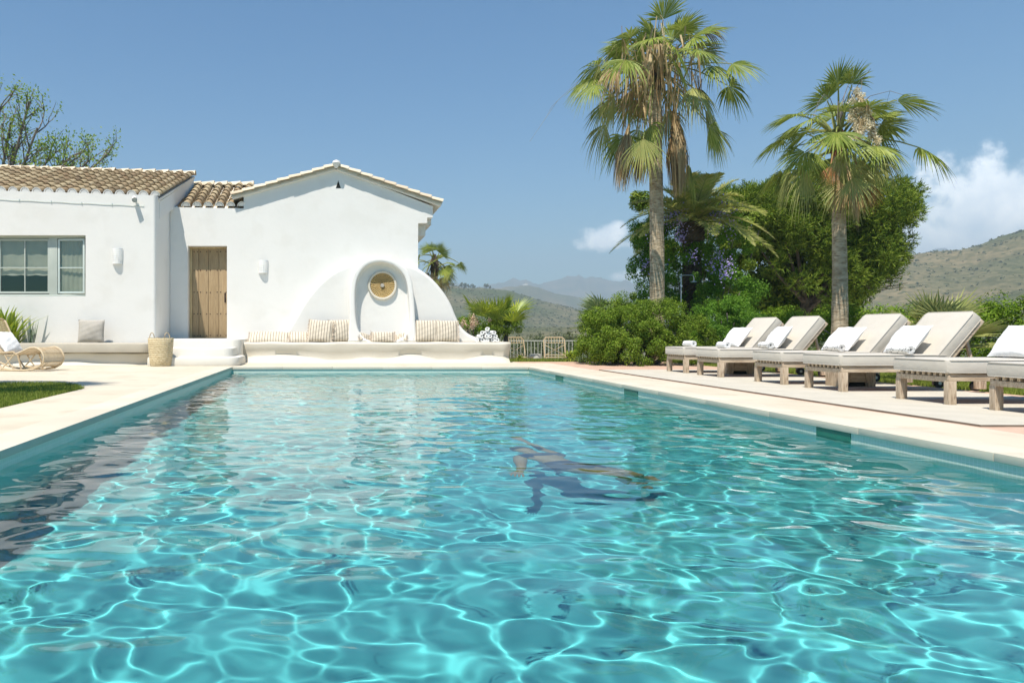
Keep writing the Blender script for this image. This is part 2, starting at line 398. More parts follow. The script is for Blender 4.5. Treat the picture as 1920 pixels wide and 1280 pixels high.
def petiole(mb, a, d, L, sag, r=.018):
    pts = [a+d*(L*t)+Vector((0, 0, -sag*L*t*t)) for t in (0, .25, .5, .75, 1)]
    mb.tube(pts, [r*1.5, r*1.2, r, r*.8, r*.6], 5)
    return pts[-1], (pts[-1]-pts[-2]).normalized()

def fan_palm(name, base, ztop, r0, r1, specs, label, cat='palm tree', lean=(0, 0), group=None, boots=0.0, extra=None):
    """trunk from base to ztop; specs = list of (count, elev range, petiole, blade, droop, material key)"""
    base = Vector(base); root = empty(name, base, 0, label, cat, group)
    top = Vector((lean[0], lean[1], ztop-base.z))
    mb = MB(); n = 26; pts = []; rad = []
    for i in range(n):
        t = i/(n-1); pts.append(top*t+Vector((math.sin(t*5)*.02, 0, 0)))
        rad.append((r0+(r1-r0)*min(1, t*1.4))*(1+.025*math.sin(i*2.1))+(.35*r0*max(0, 1-t*9)))
    mb.tube(pts, rad, 18); mb.build('trunk', 'trunk', root, smooth=True, angle=R(80))
    by = {}; pm = {}
    for (cnt, e0, e1, pl, bl, dr, key, az) in specs:
        for i in range(cnt):
            a = (az[0]+(az[1]-az[0])*random.random()) if az else 2*PI*(i+random.random()*.7)/cnt
            el = R(random.uniform(e0, e1))
            d = Vector((math.cos(a)*math.cos(el), math.sin(a)*math.cos(el), math.sin(el)))
            st = top+Vector((math.cos(a)*r1*.6, math.sin(a)*r1*.6, random.uniform(-.25, .25)))
            mbp = pm.setdefault(key, MB())
            hub, dd = petiole(mbp, st, d, pl*random.uniform(.62, 1.18), random.uniform(.15, .4))
            dd = (dd+Vector((0, 0, -.15-.3*random.random()))).normalized()
            roll = (Vector((0, 0, 1))+Vector((random.gauss(0, .5), random.gauss(0, .5), 0))).normalized()
            by.setdefault(key, []).extend(fan_frond(hub, dd, side_up=roll, Rb= bl*random.uniform(.78, 1.12), droop=dr*random.uniform(.6, 1.5), span=R(random.uniform(140, 225)) if key == 'palm' else R(random.uniform(110, 170))))
    names = {'palm': 'crown', 'palmpale': 'yellowing_fronds', 'palmdead': 'dead_fronds', 'palmrust': 'rusty_fronds'}
    for key, q in by.items():
        quads(names[key], arr(q), key, root)
    for key, mbp in pm.items():
        mbp.build('leaf_stalks', {'palm': 'palmpale', 'palmpale': 'palmpale', 'palmdead': 'palmdead', 'palmrust': 'palmrust'}[key], root, smooth=True)
    mb = MB()
    mb.tube([top+Vector((0, 0, -.5)), top+Vector((0, 0, -.3)), top+Vector((0, 0, .0)), top+Vector((0, 0, .3))], [r1*1.02, r1*1.2, r1*1.15, r1*.3], 12)
    mb.build('crown_shaft', 'fibre' if 'rust' in label else 'roughtrunk', root, smooth=True)
    if extra: extra(root, top)
    return root

def pinnate(o, d, L, nleaf, lw, droop, key_q, tube_mb):
    d = d.normalized(); s = d.cross(Vector((0, 0, 1))).normalized(); pts = []
    for i in range(13):
        t = i/12; pts.append(o+d*(L*t)+Vector((0, 0, -droop*L*t**2.2)))
    tube_mb.tube(pts, [.022*(1-.8*i/12) for i in range(13)], 5)
    for k in range(nleaf):
        t = .12+.88*k/nleaf; x = t*12; i = min(11, int(x)); p = pts[i].lerp(pts[i+1], x-i); tg = (pts[i+1]-pts[i]).normalized()
        up = s.cross(tg)
        for sg in (-1, 1):
            ll = L*.17*(math.sin(PI*min(1, t*.9+.12))**.6)*random.uniform(.8, 1.15)+.04
            e = (tg*.75+s*sg*.8+up*.35+Vector((random.gauss(0, .1), random.gauss(0, .1), random.gauss(0, .1)-.12))).normalized()
            w = e.cross(up).normalized()*lw
            m_ = p+e*ll*.5; tp = p+e*ll+Vector((0, 0, -.12*ll))
            key_q.append((p-w*.5, p+w*.5, m_+w, m_-w)); key_q.append((m_-w, m_+w, tp+w*.1, tp-w*.1))

def strap_plant(name, base, n, L, W, key, label, cat, spread=.6, droop=.5, root=None, group=None):
    base = Vector(base); root = root or empty(name, base, 0, label, cat, group); q = []
    for i in range(n):
        a = random.uniform(0, 2*PI); el = R(random.uniform(90-80*spread, 88)); l = L*random.uniform(.55, 1.1)
        d = Vector((math.cos(a)*math.cos(el), math.sin(a)*math.cos(el), math.sin(el))); h = Vector((math.cos(a), math.sin(a), 0))
        s = d.cross(Vector((0, 0, 1))).normalized(); last = None
        o = Vector((random.gauss(0, .09), random.gauss(0, .09), 0))*min(1, L)
        for t in (0, .25, .5, .75, 1):
            w = W*(.5+.9*t if t < .5 else 1.9*(1-t)+.03)
            p = o+d*l*t+Vector((0, 0, -droop*l*t**2.5))+h*droop*.4*l*t*t
            cur = (p-s*w*.5, p+s*w*.5)
            if last: q.append((last[0], last[1], cur[1], cur[0]))
            last = cur
    quads('leaves', arr(q), key, root); return root

def fan_shrub(name, base, n, pl, bl, key, label, cat='dwarf palm', spread=(15, 85), droop=.15, mats=None):
    base = Vector(base); root = empty(name, base, 0, label, cat); q = []; mb = MB()
    for i in range(n):
        a = 2*PI*(i+random.random()*.8)/n*3.3; el = R(random.uniform(*spread))
        d = Vector((math.cos(a)*math.cos(el), math.sin(a)*math.cos(el), math.sin(el)))
        hub, dd = petiole(mb, Vector((0, 0, 0)), d, pl*random.uniform(.7, 1.2), .12, .01)
        q += fan_frond(hub, dd, bl*random.uniform(.85, 1.15), nseg=16, span=R(150), droop=droop)
    quads('fronds', arr(q), key, root); mb.build('leaf_stalks', key, root); return root

def shrub(name, blobs, nleaf, size, key, label, cat, nsub, subr, base, asp=.5, stems=6, group=None, seed=1, flower=None, zmin=-.3, extra=None):
    rs = np.random.default_rng(seed); base = Vector(base); root = empty(name, base, 0, label, cat, group)
    tot = sum((b[3]*b[4]+b[4]*b[5]+b[3]*b[5]) for b in blobs); ps = []; ns_ = []
    for b in blobs:
        w = (b[3]*b[4]+b[4]*b[5]+b[3]*b[5])/tot
        p, nr = blob_points(b[:3], b[3:], int(nleaf*w), max(6, int(nsub*w)), subr, rs, zmin); ps.append(p); ns_.append(nr)
    p = np.concatenate(ps); nr = np.concatenate(ns_); p[:, 2] = np.maximum(p[:, 2], base.z+.02)
    p0 = p-np.array(base)
    quads('foliage', leafquads(p0, nr, size, asp, .55, .25), key, root)
    mb = MB()
    for i in range(stems):
        b = blobs[i % len(blobs)]
        tip = Vector((b[0]+random.uniform(-.5, .5)*b[3], b[1]+random.uniform(-.5, .5)*b[4], b[2]+random.uniform(-.2, .4)*b[5]))-base
        st = Vector((tip.x*.35, tip.y*.35, 0))
        mb.tube([st, st.lerp(tip, .5)+Vector((random.gauss(0, .05), random.gauss(0, .05), 0)), tip], [.035, .025, .01], 6)
    mb.build('stems', 'branch', root, smooth=True)
    if flower:
        fk, spots_, fs, fr = flower; ppx = 623+F0*p[:, 0]/p[:, 1]; ppy = 620-F0*(p[:, 2]-HC)/p[:, 1]; fl = []
        for (fx, fy, k_) in spots_:
            near = np.where((abs(ppx-fx) < 12) & (abs(ppy-fy) < 12))[0]
            if len(near) == 0: continue
            i0 = near[np.argmin(p[near, 1])]; m_ = int(70*k_); e = rs.normal(0, fr*.5, (m_, 3))*k_**.5
            fl.append(leafquads(p0[i0]+np.array([0, -.25, 0])+e*np.array([.8, .8, 1.3]), U(e), fs, .8, .8))
        quads('blossom', np.concatenate(fl), fk, root)
    if extra: extra(root, base)
    return root

# ================================================================== THE SETTING
PX0, PX1, PY0, PY1 = -2.08, 4.07, -2.2, 15.44      # pool opening
ZF = -1.45

def sheet(name, rects, z, m, kind='structure', res=None):
    mb = MB()
    for (x0, y0, x1, y1) in rects: mb.add([(x0, y0, z), (x1, y0, z), (x1, y1, z), (x0, y1, z)], [(0, 1, 2, 3)])
    return tag(mb.build(name, m), kind=kind)

def sheet_t(name, rects, z0, z1, m):               # a slab with thickness
    mb = MB()
    for (x0, y0, x1, y1) in rects: mb.box((x0, y0, z0), (x1, y1, z1))
    return tag(mb.build(name, m), kind='structure')

# pool basin: mosaic walls with uv in metres, turquoise floor
mb = MB(); ZT = -.32
def ring(z0, z1):
    mb.add([(PX0, PY0, z0), (PX1, PY0, z0), (PX1, PY1, z0), (PX0, PY1, z0), (PX0, PY0, z1), (PX1, PY0, z1), (PX1, PY1, z1), (PX0, PY1, z1)],
           [(0, 1, 5, 4), (1, 2, 6, 5), (2, 3, 7, 6), (3, 0, 4, 7)])
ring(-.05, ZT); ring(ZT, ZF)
basin = mb.build('pool_basin', 'mosaic'); tag(basin, kind='structure'); basin.data.materials.append(M['mosaicbounce'])
for p in basin.data.polygons: p.material_index = 1 if p.center.z < ZT else 0  # walls under water carry the bounce light in their tile colour
uvl = basin.data.uv_layers.new(name='UVMap')
for p in basin.data.polygons:
    ax = 0 if abs(p.normal.y) > .5 else 1
    for li in p.loop_indices:
        v = basin.data.vertices[basin.data.loops[li].vertex_index].co; uvl.data[li].uv = (v[ax], v[2])
floor = MB(); floor.add([(PX0, PY0, ZF+.002), (PX1, PY0, ZF+.002), (PX1, PY1, ZF+.002), (PX0, PY1, ZF+.002)], [(0, 1, 2, 3)])
floor = tag(floor.build('pool_floor', 'poolfloor'), kind='structure')
for o in (basin, floor): o.cycles.is_caustics_receiver = True

def skimmer(y0, y1):
    mb = MB(); mb.box((PX1-.006, y0, -.20), (PX1+.02, y1, -.055)); o = mb.build('skimmer_opening', 'skimmer', basin)
    return o
M['skimmer'] = mat('green skimmer flap', (.015, .16, .11), (.02, .19, .13), .4, 6)
for a in ((13.16, 13.6), (9.94, 10.4), (5.86, 6.27)): skimmer(*a)

# water: real waves
def water_height(X, Y, seed=5, LAY=((.40,1.8,.044,1.12),(.23,2.1,.031,1.15),(.135,1.3,.021,1.15)), SPEC=((.65,1.9,16,.0011,80,.8),(.26,.62,30,.0004,80,.95))):
    W = np.random.default_rng(seed); Z = np.zeros_like(X)
    for lam0, lam1, nn, amp, th0, ths in SPEC:
        for i in range(nn):
            lam = lam0*(lam1/lam0)**W.random(); k = 2*math.pi/lam; th = W.normal(math.radians(th0), ths); ph = W.random()*2*math.pi
            a = amp*(lam/lam1)**1.5*1.6
            ux = X*math.cos(th)+Y*math.sin(th)+.10*lam*np.sin(X*.9/lam**.3+ph*3)+.10*lam*np.sin(Y*.8/lam**.3+ph)
            Z += a*np.sin(k*ux+ph)
    for li, (cell, kap, w, asp) in enumerate(LAY):
        # warped cells: ridges of water run along the borders of irregular cells
        wx = sum(.085*cell*np.sin(q*X/cell+r*Y/cell+p) for q, r, p in W.uniform(-3.2, 3.2, (7, 3)))
        wy = sum(.085*cell*np.sin(q*X/cell+r*Y/cell+p) for q, r, p in W.uniform(-3.2, 3.2, (7, 3)))
        U_ = (X+wx)/cell/asp; V_ = (Y+wy)/cell; n = 160
        jx = W.random((n, n)); jy = W.random((n, n)); iu = np.floor(U_).astype(int); iv = np.floor(V_).astype(int)
        F1 = np.full(X.shape, 1e9); P1x = np.zeros_like(X); P1y = np.zeros_like(X); pts = []
        for a in (-2, -1, 0, 1, 2):
            for b in (-2, -1, 0, 1, 2):
                cx = iu+a+jx[(iu+a) % n, (iv+b) % n]; cy = iv+b+jy[(iu+a) % n, (iv+b) % n]; d = (cx-U_)**2+(cy-V_)**2
                m = d < F1; F1 = np.where(m, d, F1); P1x = np.where(m, cx, P1x); P1y = np.where(m, cy, P1y); pts.append((cx, cy, d))
        s = .035/cell*.5; acc = np.zeros_like(X)
        for cx, cy, d in pts:
            L = np.sqrt((cx-P1x)**2+(cy-P1y)**2); e = np.where(L > 1e-6, (d-F1)/(2*np.maximum(L, 1e-6)), 9.)
            acc += np.exp(-np.minimum(e, 9.)/s)
        D = np.maximum(-s*np.log(np.maximum(acc, 1e-12)), 0)*cell           # smooth distance to the nearest border, metres
        lim = .30*cell; x = np.minimum(D, lim)
        t = np.clip((x-w)/(lim-w), 0, 1)
        h = np.where(x < w, -kap*x*x/2, -kap*w*w/2-kap*w*(lim-w)*(t-t*t/2))
        amp = .75+.25*np.sin(X*1.3+li)*np.sin(Y*.9+2*li)
        Z += h*amp
    k = np.array([1, 4, 6, 4, 1])/16.
    for _ in range(2):
        Z = sum(k[i]*np.roll(Z, i-2, 0) for i in range(5)); Z = sum(k[i]*np.roll(Z, i-2, 1) for i in range(5))
    return Z-Z.mean()
def water():
    xs = np.linspace(PX0, PX1, 600); tt = np.linspace(0, 1, 1450); ys = PY0+(PY1-PY0)*(tt*.62+.38*tt**2)
    X, Y = np.meshgrid(xs, ys); Z = water_height(X, Y)
    V = np.stack([X, Y, Z-.118], -1).reshape(-1, 3)
    ny, nx = X.shape; I = np.arange(nx*ny).reshape(ny, nx)
    F = np.stack([I[:-1, :-1], I[:-1, 1:], I[1:, 1:], I[1:, :-1]], -1).reshape(-1, 4).astype(np.int32)
    me = bpy.data.meshes.new('water'); me.vertices.add(len(V)); me.vertices.foreach_set('co', V.astype(np.float32).ravel())
    me.loops.add(F.size); me.loops.foreach_set('vertex_index', F.ravel()); me.polygons.add(len(F))
    me.polygons.foreach_set('loop_start', np.arange(0, F.size, 4, dtype=np.int32)); me.update(calc_edges=True)
    me.shade_smooth(); o = bpy.data.objects.new('water', me); COL.objects.link(o); me.materials.append(M['water'])
    o.cycles.is_caustics_caster = True; return tag(o, kind='structure')
water()

# coping slabs round the opening
M['coping'] = mat('pale coping stone', (.585, .53, .42), (.63, .575, .465), .7, 1.5, .002, 20)
def coping(name, x0, y0, x1, y1, axis, step):
    mb = MB(); a, b = (x0, x1) if axis == 0 else (y0, y1); k = a
    while k < b-.01:
        e = min(b, k+step)
        if axis == 0: mb.box((k+.002, y0, -.052), (e-.002, y1, .004))
        else: mb.box((x0, k+.002, -.052), (x1, e-.002, .004))
        k = e
    return tag(mb.build(name, 'coping', bevel=.004), kind='structure')
coping('pool_coping', PX1-.015, PY0-.3, PX1+.32, PY1+.32, 1, 1.18)
coping('pool_coping', PX0-.32, PY0-.3, PX0+.015, PY1+.32, 1, 3.2)
coping('pool_coping', PX0+.017, PY1-.015, PX1-.017, PY1+.32, 0, 1.03)
coping('pool_coping', PX0+.017, PY0-.32, PX1-.017, PY0+.015, 0, 1.2)
# cream deck round the pool
E0, E1 = PX0-.3, PX1+.3
sheet('deck', [(-3.22, -12, E0, 18), (E0, 15.74, E1, 18), (E1, -12, 5.02, 17.4), (E0, -12, E1, PY0-.3), (-12, 10.75, -3.22, 18), (-12, 18, 2.6, 19.3)], 0, 'deck')
sheet('soil', [(-12, -12, -3.22, 10.75)], -.03, 'soil')
sheet('paving', [(5.02, -12, 8.05, 17.4), (4.37, 17.4, 8.05, 18.2)], -.004, 'terracotta')
sheet('ground', [(8.05, -12, 40, 19.5), (2.6, 18.2, 8.05, 19.5), (2.6, 18, 4.37, 18.2), (40, -40, 60, 19.5), (-60, -40, -12, 30), (-12, -40, 40, -12), (-12, 19.3, 2.6, 30)], -.02, 'soil')
sheet('terrace', [(2.6, 19.5, 60, 30)], -.40, 'gravel')
mb = MB(); mb.add([(2.6, 19.5, -.40), (60, 19.5, -.40), (60, 19.5, -.02), (2.6, 19.5, -.02)], [(0, 1, 2, 3)]); tag(mb.build('terrace_step', 'concrete'), kind='structure')

# grass: lawn left and right, blades on a soil sheet
def lawn(name, region, n, h):
    pts = []
    while len(pts) < n:
        x, y = region(); pts.append((x, y))
    p = np.array(pts); k = len(p); a = rng.uniform(0, 2*PI, k); hh = h*rng.uniform(.5, 1.2, k)
    b = np.stack([p[:, 0], p[:, 1], np.full(k, -.03)], 1); s = np.stack([np.cos(a), np.sin(a), 0*a], 1)*.006*(h/.035)
    t = b+np.stack([rng.normal(0, .35, k)*hh, rng.normal(0, .35, k)*hh, hh+.03], 1)
    return tag(quads(name, np.stack([b-s, b+s, t+s*.3, t-s*.3], 1), 'grass'), kind='stuff')
def left_region():
    while True:
        x = random.uniform(-8.5, -3.24); y = random.uniform(1.5, 10.72); 
        if (x+3.24)/.9+(10.72-y)*0 > -99 and not (x > -4.1 and y > 10.74-(x+4.1)**2*1.3): return x, y
lawn('left_lawn', left_region, 150000, .03)
def right_region(): return random.uniform(8.07, 10.6), random.uniform(6, 19.2)
lawn('right_lawn', right_region, 60000, .035)
def strip_region(): return random.uniform(3.6, 8.0), random.uniform(18.3, 19.4)
lawn('grass_strip', strip_region, 16000, .04)
# rounded deck corner over the lawn's tip
mb = MB(); pts = [(-3.22, 10.75), (-4.15, 10.75)]+[(-4.1+.88*i/8, 10.74-(.88*i/8)**2*1.3-.01) for i in range(9)]
mb.prism(pts, lambda p: (p[0], p[1], .001), lambda p: (p[0], p[1], -.03)); tag(mb.build('deck_corner', 'deck'), kind='structure')

# rug under the sun loungers
mb = MB(); mb.box((5.1, 5.87, -.003), (7.72, 14.25, .010))
rug = tag(mb.build('outdoor_rug', 'rug'), 'long flat beige woven rug under the row of sun loungers', 'rug')
mb = MB(); mb.box((5.088, 5.858, -.0035), (7.732, 5.872, .0115)); mb.box((5.088, 5.872, -.0035), (5.102, 14.25, .0115)); mb.build('rug_binding', 'rugedge', rug)

# ---- hills: one heightfield fan round the camera out to the far range
def interp(tab, u):
    xs = np.array([(a-623)/F0 for a, b in tab]); hs = np.array([(620-b)/F0 for a, b in tab]); return np.interp(u, xs, hs)
RIDGES = [
 (420, 120, [(1500, 616), (1620, 612), (1700, 604), (1800, 583), (1870, 560), (1920, 545), (2100, 520), (2600, 520)]),
 (640, 210, [(700, 620), (1400, 612), (1500, 590), (1560, 556), (1600, 528), (1640, 506), (1665, 496), (1690, 488), (1760, 477), (1800, 473), (1830, 466), (1870, 450), (1920, 434), (2050, 400), (2400, 360), (3000, 380)]),
 (950, 280, [(-1500, 545), (700, 545), (835, 540), (880, 542), (920, 546), (960, 552), (1000, 563), (1050, 577), (1100, 590), (1160, 612), (1300, 620)]),
 (2200, 380, [(-1500, 560), (860, 552), (900, 548), (940, 541), (975, 537), (990, 536), (1010, 541), (1040, 552), (1075, 556), (1110, 562), (1200, 570), (1500, 570), (3000, 570)]),
 (4300, 800, [(-2500, 500), (700, 530), (880, 535), (910, 530), (945, 529), (965, 524), (985, 523), (1005, 527), (1030, 528), (1048, 525), (1062, 522), (1078, 520), (1085, 518), (1098, 523), (1120, 521), (1150, 522), (1170, 526), (1190, 531), (1240, 528), (1400, 510), (1600, 500), (1700, 486), (1745, 476), (1775, 472), (1800, 474), (1860, 486), (2400, 480), (4000, 500)]),
]
def terrain():
    ang = np.concatenate([np.linspace(R(-100), R(-30), 60, endpoint=False), np.linspace(R(-30), R(50), 620, endpoint=False), np.linspace(R(50), R(100), 50)])
    rad = 29*(6000/29)**np.linspace(0, 1, 250)
    A, Rr = np.meshgrid(ang, rad); Yc = np.cos(A)*Rr; Xc = np.sin(A)*Rr
    u = np.tan(np.clip(A, R(-78), R(78)))
    Z = -.45-22*np.clip((Rr-40)/260, 0, 1)**.8
    base = Z.copy()
    for D, wd, tab in RIDGES:
        pk = interp(tab, u)*D/np.cos(np.clip(A, R(-60), R(60)))*np.cos(np.clip(A, R(-60), R(60)))
        if D > 3000: pk = pk+D/F0*np.array([10*mnoise.fractal(Vector((x*26, 1.5, 0)), .8, 2.2, 5) for x in u[0]])[None, :]
        # distance measured along Y so the silhouette keeps the angle
        q = Yc-D if True else Rr-D
        q = np.where(np.abs(A) > R(62), Rr-D, q)
        s = np.where(q < 0, np.exp(-(q/wd)**2), np.exp(-(q/(wd*1.2))**2))
        Z = np.maximum(Z, base+(pk+HC-base)*s)
    # gullies and lumps
    nz = np.zeros_like(Z)
    flat = np.stack([Xc.ravel(), Yc.ravel()], 1)
    vals = np.array([mnoise.fractal(Vector((a*.006, b*.006, 0)), .9, 2.1, 6) for a, b in flat]).reshape(Z.shape)
    rv = np.array([abs(mnoise.noise(Vector((a*.011+b*.002, b*.0035, 3)))) for a, b in flat]).reshape(Z.shape)
    env = np.clip((Rr-120)/500, 0, 1)
    Z += env*(vals*np.clip(Rr*.008, 0, 14)-(.25-rv)*np.clip(Rr*.018, 0, 26)*.35)
    V = np.stack([Xc, Yc, Z], -1).reshape(-1, 3); na = len(ang); nr = len(rad); I = np.arange(na*nr).reshape(nr, na)
    F = np.stack([I[:-1, :-1], I[:-1, 1:], I[1:, 1:], I[1:, :-1]], -1).reshape(-1, 4)
    me = bpy.data.meshes.new('hills'); me.from_pydata(V.tolist(), [], F.tolist()); me.shade_smooth()
    o = bpy.data.objects.new('hills', me); COL.objects.link(o); me.materials.append(M['hill']); tag(o, kind='structure')
    # scrub bushes over the nearer slopes
    W = np.random.default_rng(9); n = 9500
    ai = W.uniform(np.searchsorted(ang, R(2)), np.searchsorted(ang, R(46)), n).astype(int); ri = np.searchsorted(rad, W.uniform(70, 1150, n)**1.0); ri = np.clip(ri, 0, nr-2)
    fx = W.random(n)[:, None]; fy = W.random(n)[:, None]
    VV = V.reshape(nr, na, 3); ai = np.clip(ai, 0, na-2)
    p = VV[ri, ai]*(1-fx)*(1-fy)+VV[ri, ai+1]*fx*(1-fy)+VV[ri+1, ai]*(1-fx)*fy+VV[ri+1, ai+1]*fx*fy
    k = 14; c = np.repeat(p, k, 0); e = U(W.normal(0, 1, (n*k, 3))); e[:, 2] = np.abs(e[:, 2]); sz = np.repeat(W.uniform(.3, 1.25, n)*np.clip(np.linalg.norm(p, axis=1)/500, .6, 1.6), k)[:, None]
    tag(quads('scrub', leafquads(c+e*sz*.6, e, sz*.8, .8), 'scrub'), kind='stuff')
    return V.reshape(nr, na, 3), ang, rad
TV, TA, TR = terrain()
def ground_at(px, D):
    a = math.atan2((px-623)/F0*D, D); i = int(np.argmin(abs(TA-a))); j = int(np.argmin(abs(TR-math.hypot((px-623)/F0*D, D))))
    return TV[j, i]
def skyline(px, lo, hi):         # crest vertex of the ridge between two distances
    a = math.atan((px-623)/F0); i = int(np.argmin(abs(TA-a))); js = [j for j in range(len(TR)) if lo < TR[j] < hi]
    j = max(js, key=lambda j: (TV[j, i, 2]-HC)/TR[j]); return TV[j, i]
for k, px in enumerate((838, 843, 850, 868, 874, 880, 886, 891, 912, 918)):
    p = skyline(px, 700, 1250); r = empty('distant_tree', p, 0, 'small dark round tree on the ridge skyline behind the house', 'tree', 'trees on the distant ridge')
    s = random.uniform(2.0, 3.6); pp, nn = blob_points((0, 0, s*.9), (s, s, s*.7), 260, 10, s*.4, np.random.default_rng(k)); quads('crown', leafquads(pp, nn, s*.35, .7), 'scrub', r)
    mb = MB(); mb.tube([(0, 0, -1), (0, 0, s*.8)], [.35, .2], 5); mb.build('trunk', 'branch', r)
p = skyline(985, 1500, 2700); r = empty('hilltop_house', p, 0, 'tiny white house on top of the green ridge', 'house')
mb = MB(); mb.box((-4, -4, -3), (5, 4, 4)); mb.box((-9, -4, -3), (-4.003, 4, 2.2)); mb.build('wall', 'plaster', r)
mb = MB(); mb.prism([(-4.4, 4.01), (4.4, 4.01), (0, 5.5)], lambda q: (-4.3, q[0], q[1]), lambda q: (5.3, q[0], q[1])); mb.build('roof', 'tile', r)

# ================================================================== THE HOUSE
YF, YW = 17.6, 19.0
def wx(px, Y): return (px-623)*Y/F0
def wz(py, Y): return HC-(py-620)*Y/F0
house = empty('white_villa', (-4.16, 19, 0), 0, 'long white plastered villa with clay tile roofs and a gable', 'house')
def H(mb, name, m, smooth=False, bevel=0, parent=None, angle=None):
    o = mb.build(name, m, parent or house, smooth=smooth, bevel=bevel, angle=angle)
    if parent is None: o.matrix_parent_inverse = Matrix.Translation(house.location).inverted()
    return o
def topz(x): return 3.94+(-4.16-x)*.030
# front wall of the left wing with a window opening
WX0, WX1, WZ0, WZ1 = wx(-112, YF), wx(160.5, YF), wz(555.5, YF), wz(441, YF)
mb = MB()
def wallpiece(x0, x1, za, zb, y0=YF, y1=YF+.3):
    f = lambda z, x: z(x) if callable(z) else z
    vs = [(x0, y0, f(za, x0)), (x1, y0, f(za, x1)), (x1, y1, f(za, x1)), (x0, y1, f(za, x0)), (x0, y0, f(zb, x0)), (x1, y0, f(zb, x1)), (x1, y1, f(zb, x1)), (x0, y1, f(zb, x0))]
    mb.add(vs, [(0, 3, 2, 1), (4, 5, 6, 7), (0, 1, 5, 4), (1, 2, 6, 5), (2, 3, 7, 6), (3, 0, 4, 7)])
wallpiece(-13, WX0, -.05, topz); wallpiece(WX0, WX1, -.05, WZ0); wallpiece(WX0, WX1, WZ1, topz)
H(mb, 'front_wall', 'plaster')
# right part with softly rounded corner and the return wall
mb = MB(); r = .07; xc = -4.16
plan = [(WX1, YF)]+[(xc-r+r*math.sin(a), YF+r-r*math.cos(a)) for a in [PI/2*i/6 for i in range(7)]]+[(xc+.03, YW+.25), (xc-.27, YW+.25), (xc-.3, YF+.3), (WX1, YF+.3)]
mb.prism(plan, lambda p: (p[0], p[1], -.05), lambda p: (p[0], p[1], topz(p[0])))
H(mb, 'corner_wall', 'plaster', smooth=True)
# parapet lid behind the left wall so nothing is open to the sky
mb = MB(); mb.box((-13, YF+.302, 3.5), (xc-.305, 18.6, 3.9)); H(mb, 'eaves_filling', 'plaster')
# door wall and gable wall in one plane, door opening left free
DX0, DX1, DZ0, DZ1 = wx(352, YW), wx(425.5, YW), .56, wz(461, YW)
gx = lambda px: wx(px, YW); gz = lambda py: wz(py, YW)
mb = MB()
zt = lambda x: gz(388)+(gz(391)-gz(388))*(x-gx(316))/(gx(457)-gx(316))
yb = YW+.35
def gp(pts): mb.prism(pts, lambda p: (p[0], YW, p[1]), lambda p: (p[0], yb, p[1]))
xl = xc+.034
gp([(xl, -.05), (DX0, -.05), (DX0, zt(DX0)), (xl, zt(xl))])
gp([(DX0, DZ1), (DX1, DZ1), (DX1, zt(DX1)), (DX0, zt(DX0))])
gp([(DX0, -.05), (DX1, -.05), (DX1, DZ0-.002), (DX0, DZ0-.002)])
sxl, apx, apz = gx(457), gx(631), gz(316)
gp([(DX1, -.05), (gx(784), -.05), (gx(784), gz(440)), (gx(784)+.001, gz(418.5)), (gx(801), gz(418)), (gx(801), gz(408)), (gx(811.5), gz(407.5)), (gx(811.5), gz(387)), (apx, apz), (sxl, gz(368)), (sxl, zt(sxl)), (DX1, zt(DX1))])
H(mb, 'gable_wall', 'plaster')
# gable wing going back: side wall, stepped cornice, roof
mb = MB(); mb.box((gx(784)-.3, yb+.001, -.45), (gx(784)-.002, 27, gz(439))); mb.box((-4.3, 26.7, -.45), (gx(784)-.31, 27, 4.2)); H(mb, 'side_wall', 'plaster')
mb = MB()
mb.box((gx(784)-.3, yb+.002, gz(438.5)), (gx(801)-.002, 27, gz(418.5))); 
mb.box((gx(784)-.3, yb+.002, gz(418)), (gx(812)-.002, 27, gz(392)))
H(mb, 'cornice', 'plaster')

def tile_run(mb, a, d, nrm, L, n, r, seg=6, flip=1, jit=.004):
    """a run of overlapping half-round tiles from a along d; nrm is up off the roof"""
    s = d.cross(nrm).normalized(); step = L/n
    for i in range(n):
        ln = step*1.22; o = a+d*(step*i)+nrm*random.uniform(0, jit)+s*random.gauss(0, jit*.8)
        r0 = r*random.uniform(1.0, 1.06); r1 = r*.84; th = .013; tip = .012
        rings = []
        for (t, rr, hgt) in ((0, r0, tip+.012), (ln, r1, 0)):
            for rad_ in (rr, rr-th):
                rings.append([o+d*t+nrm*hgt*flip+(s*math.cos(PI*k/seg)+nrm*flip*math.sin(PI*k/seg))*rad_ for k in range(seg+1)])
        A, Ai, B, Bi = rings; m = seg+1
        vs = A+Ai+B+Bi; fs = []
        for k in range(seg):
            fs.append((k, k+1, 2*m+k+1, 2*m+k)); fs.append((m+k+1, m+k, 3*m+k, 3*m+k+1)); fs.append((k+1, k, m+k, m+k+1)); fs.append((2*m+k, 2*m+k+1, 3*m+k+1, 3*m+k))
        mb.add(vs, fs)

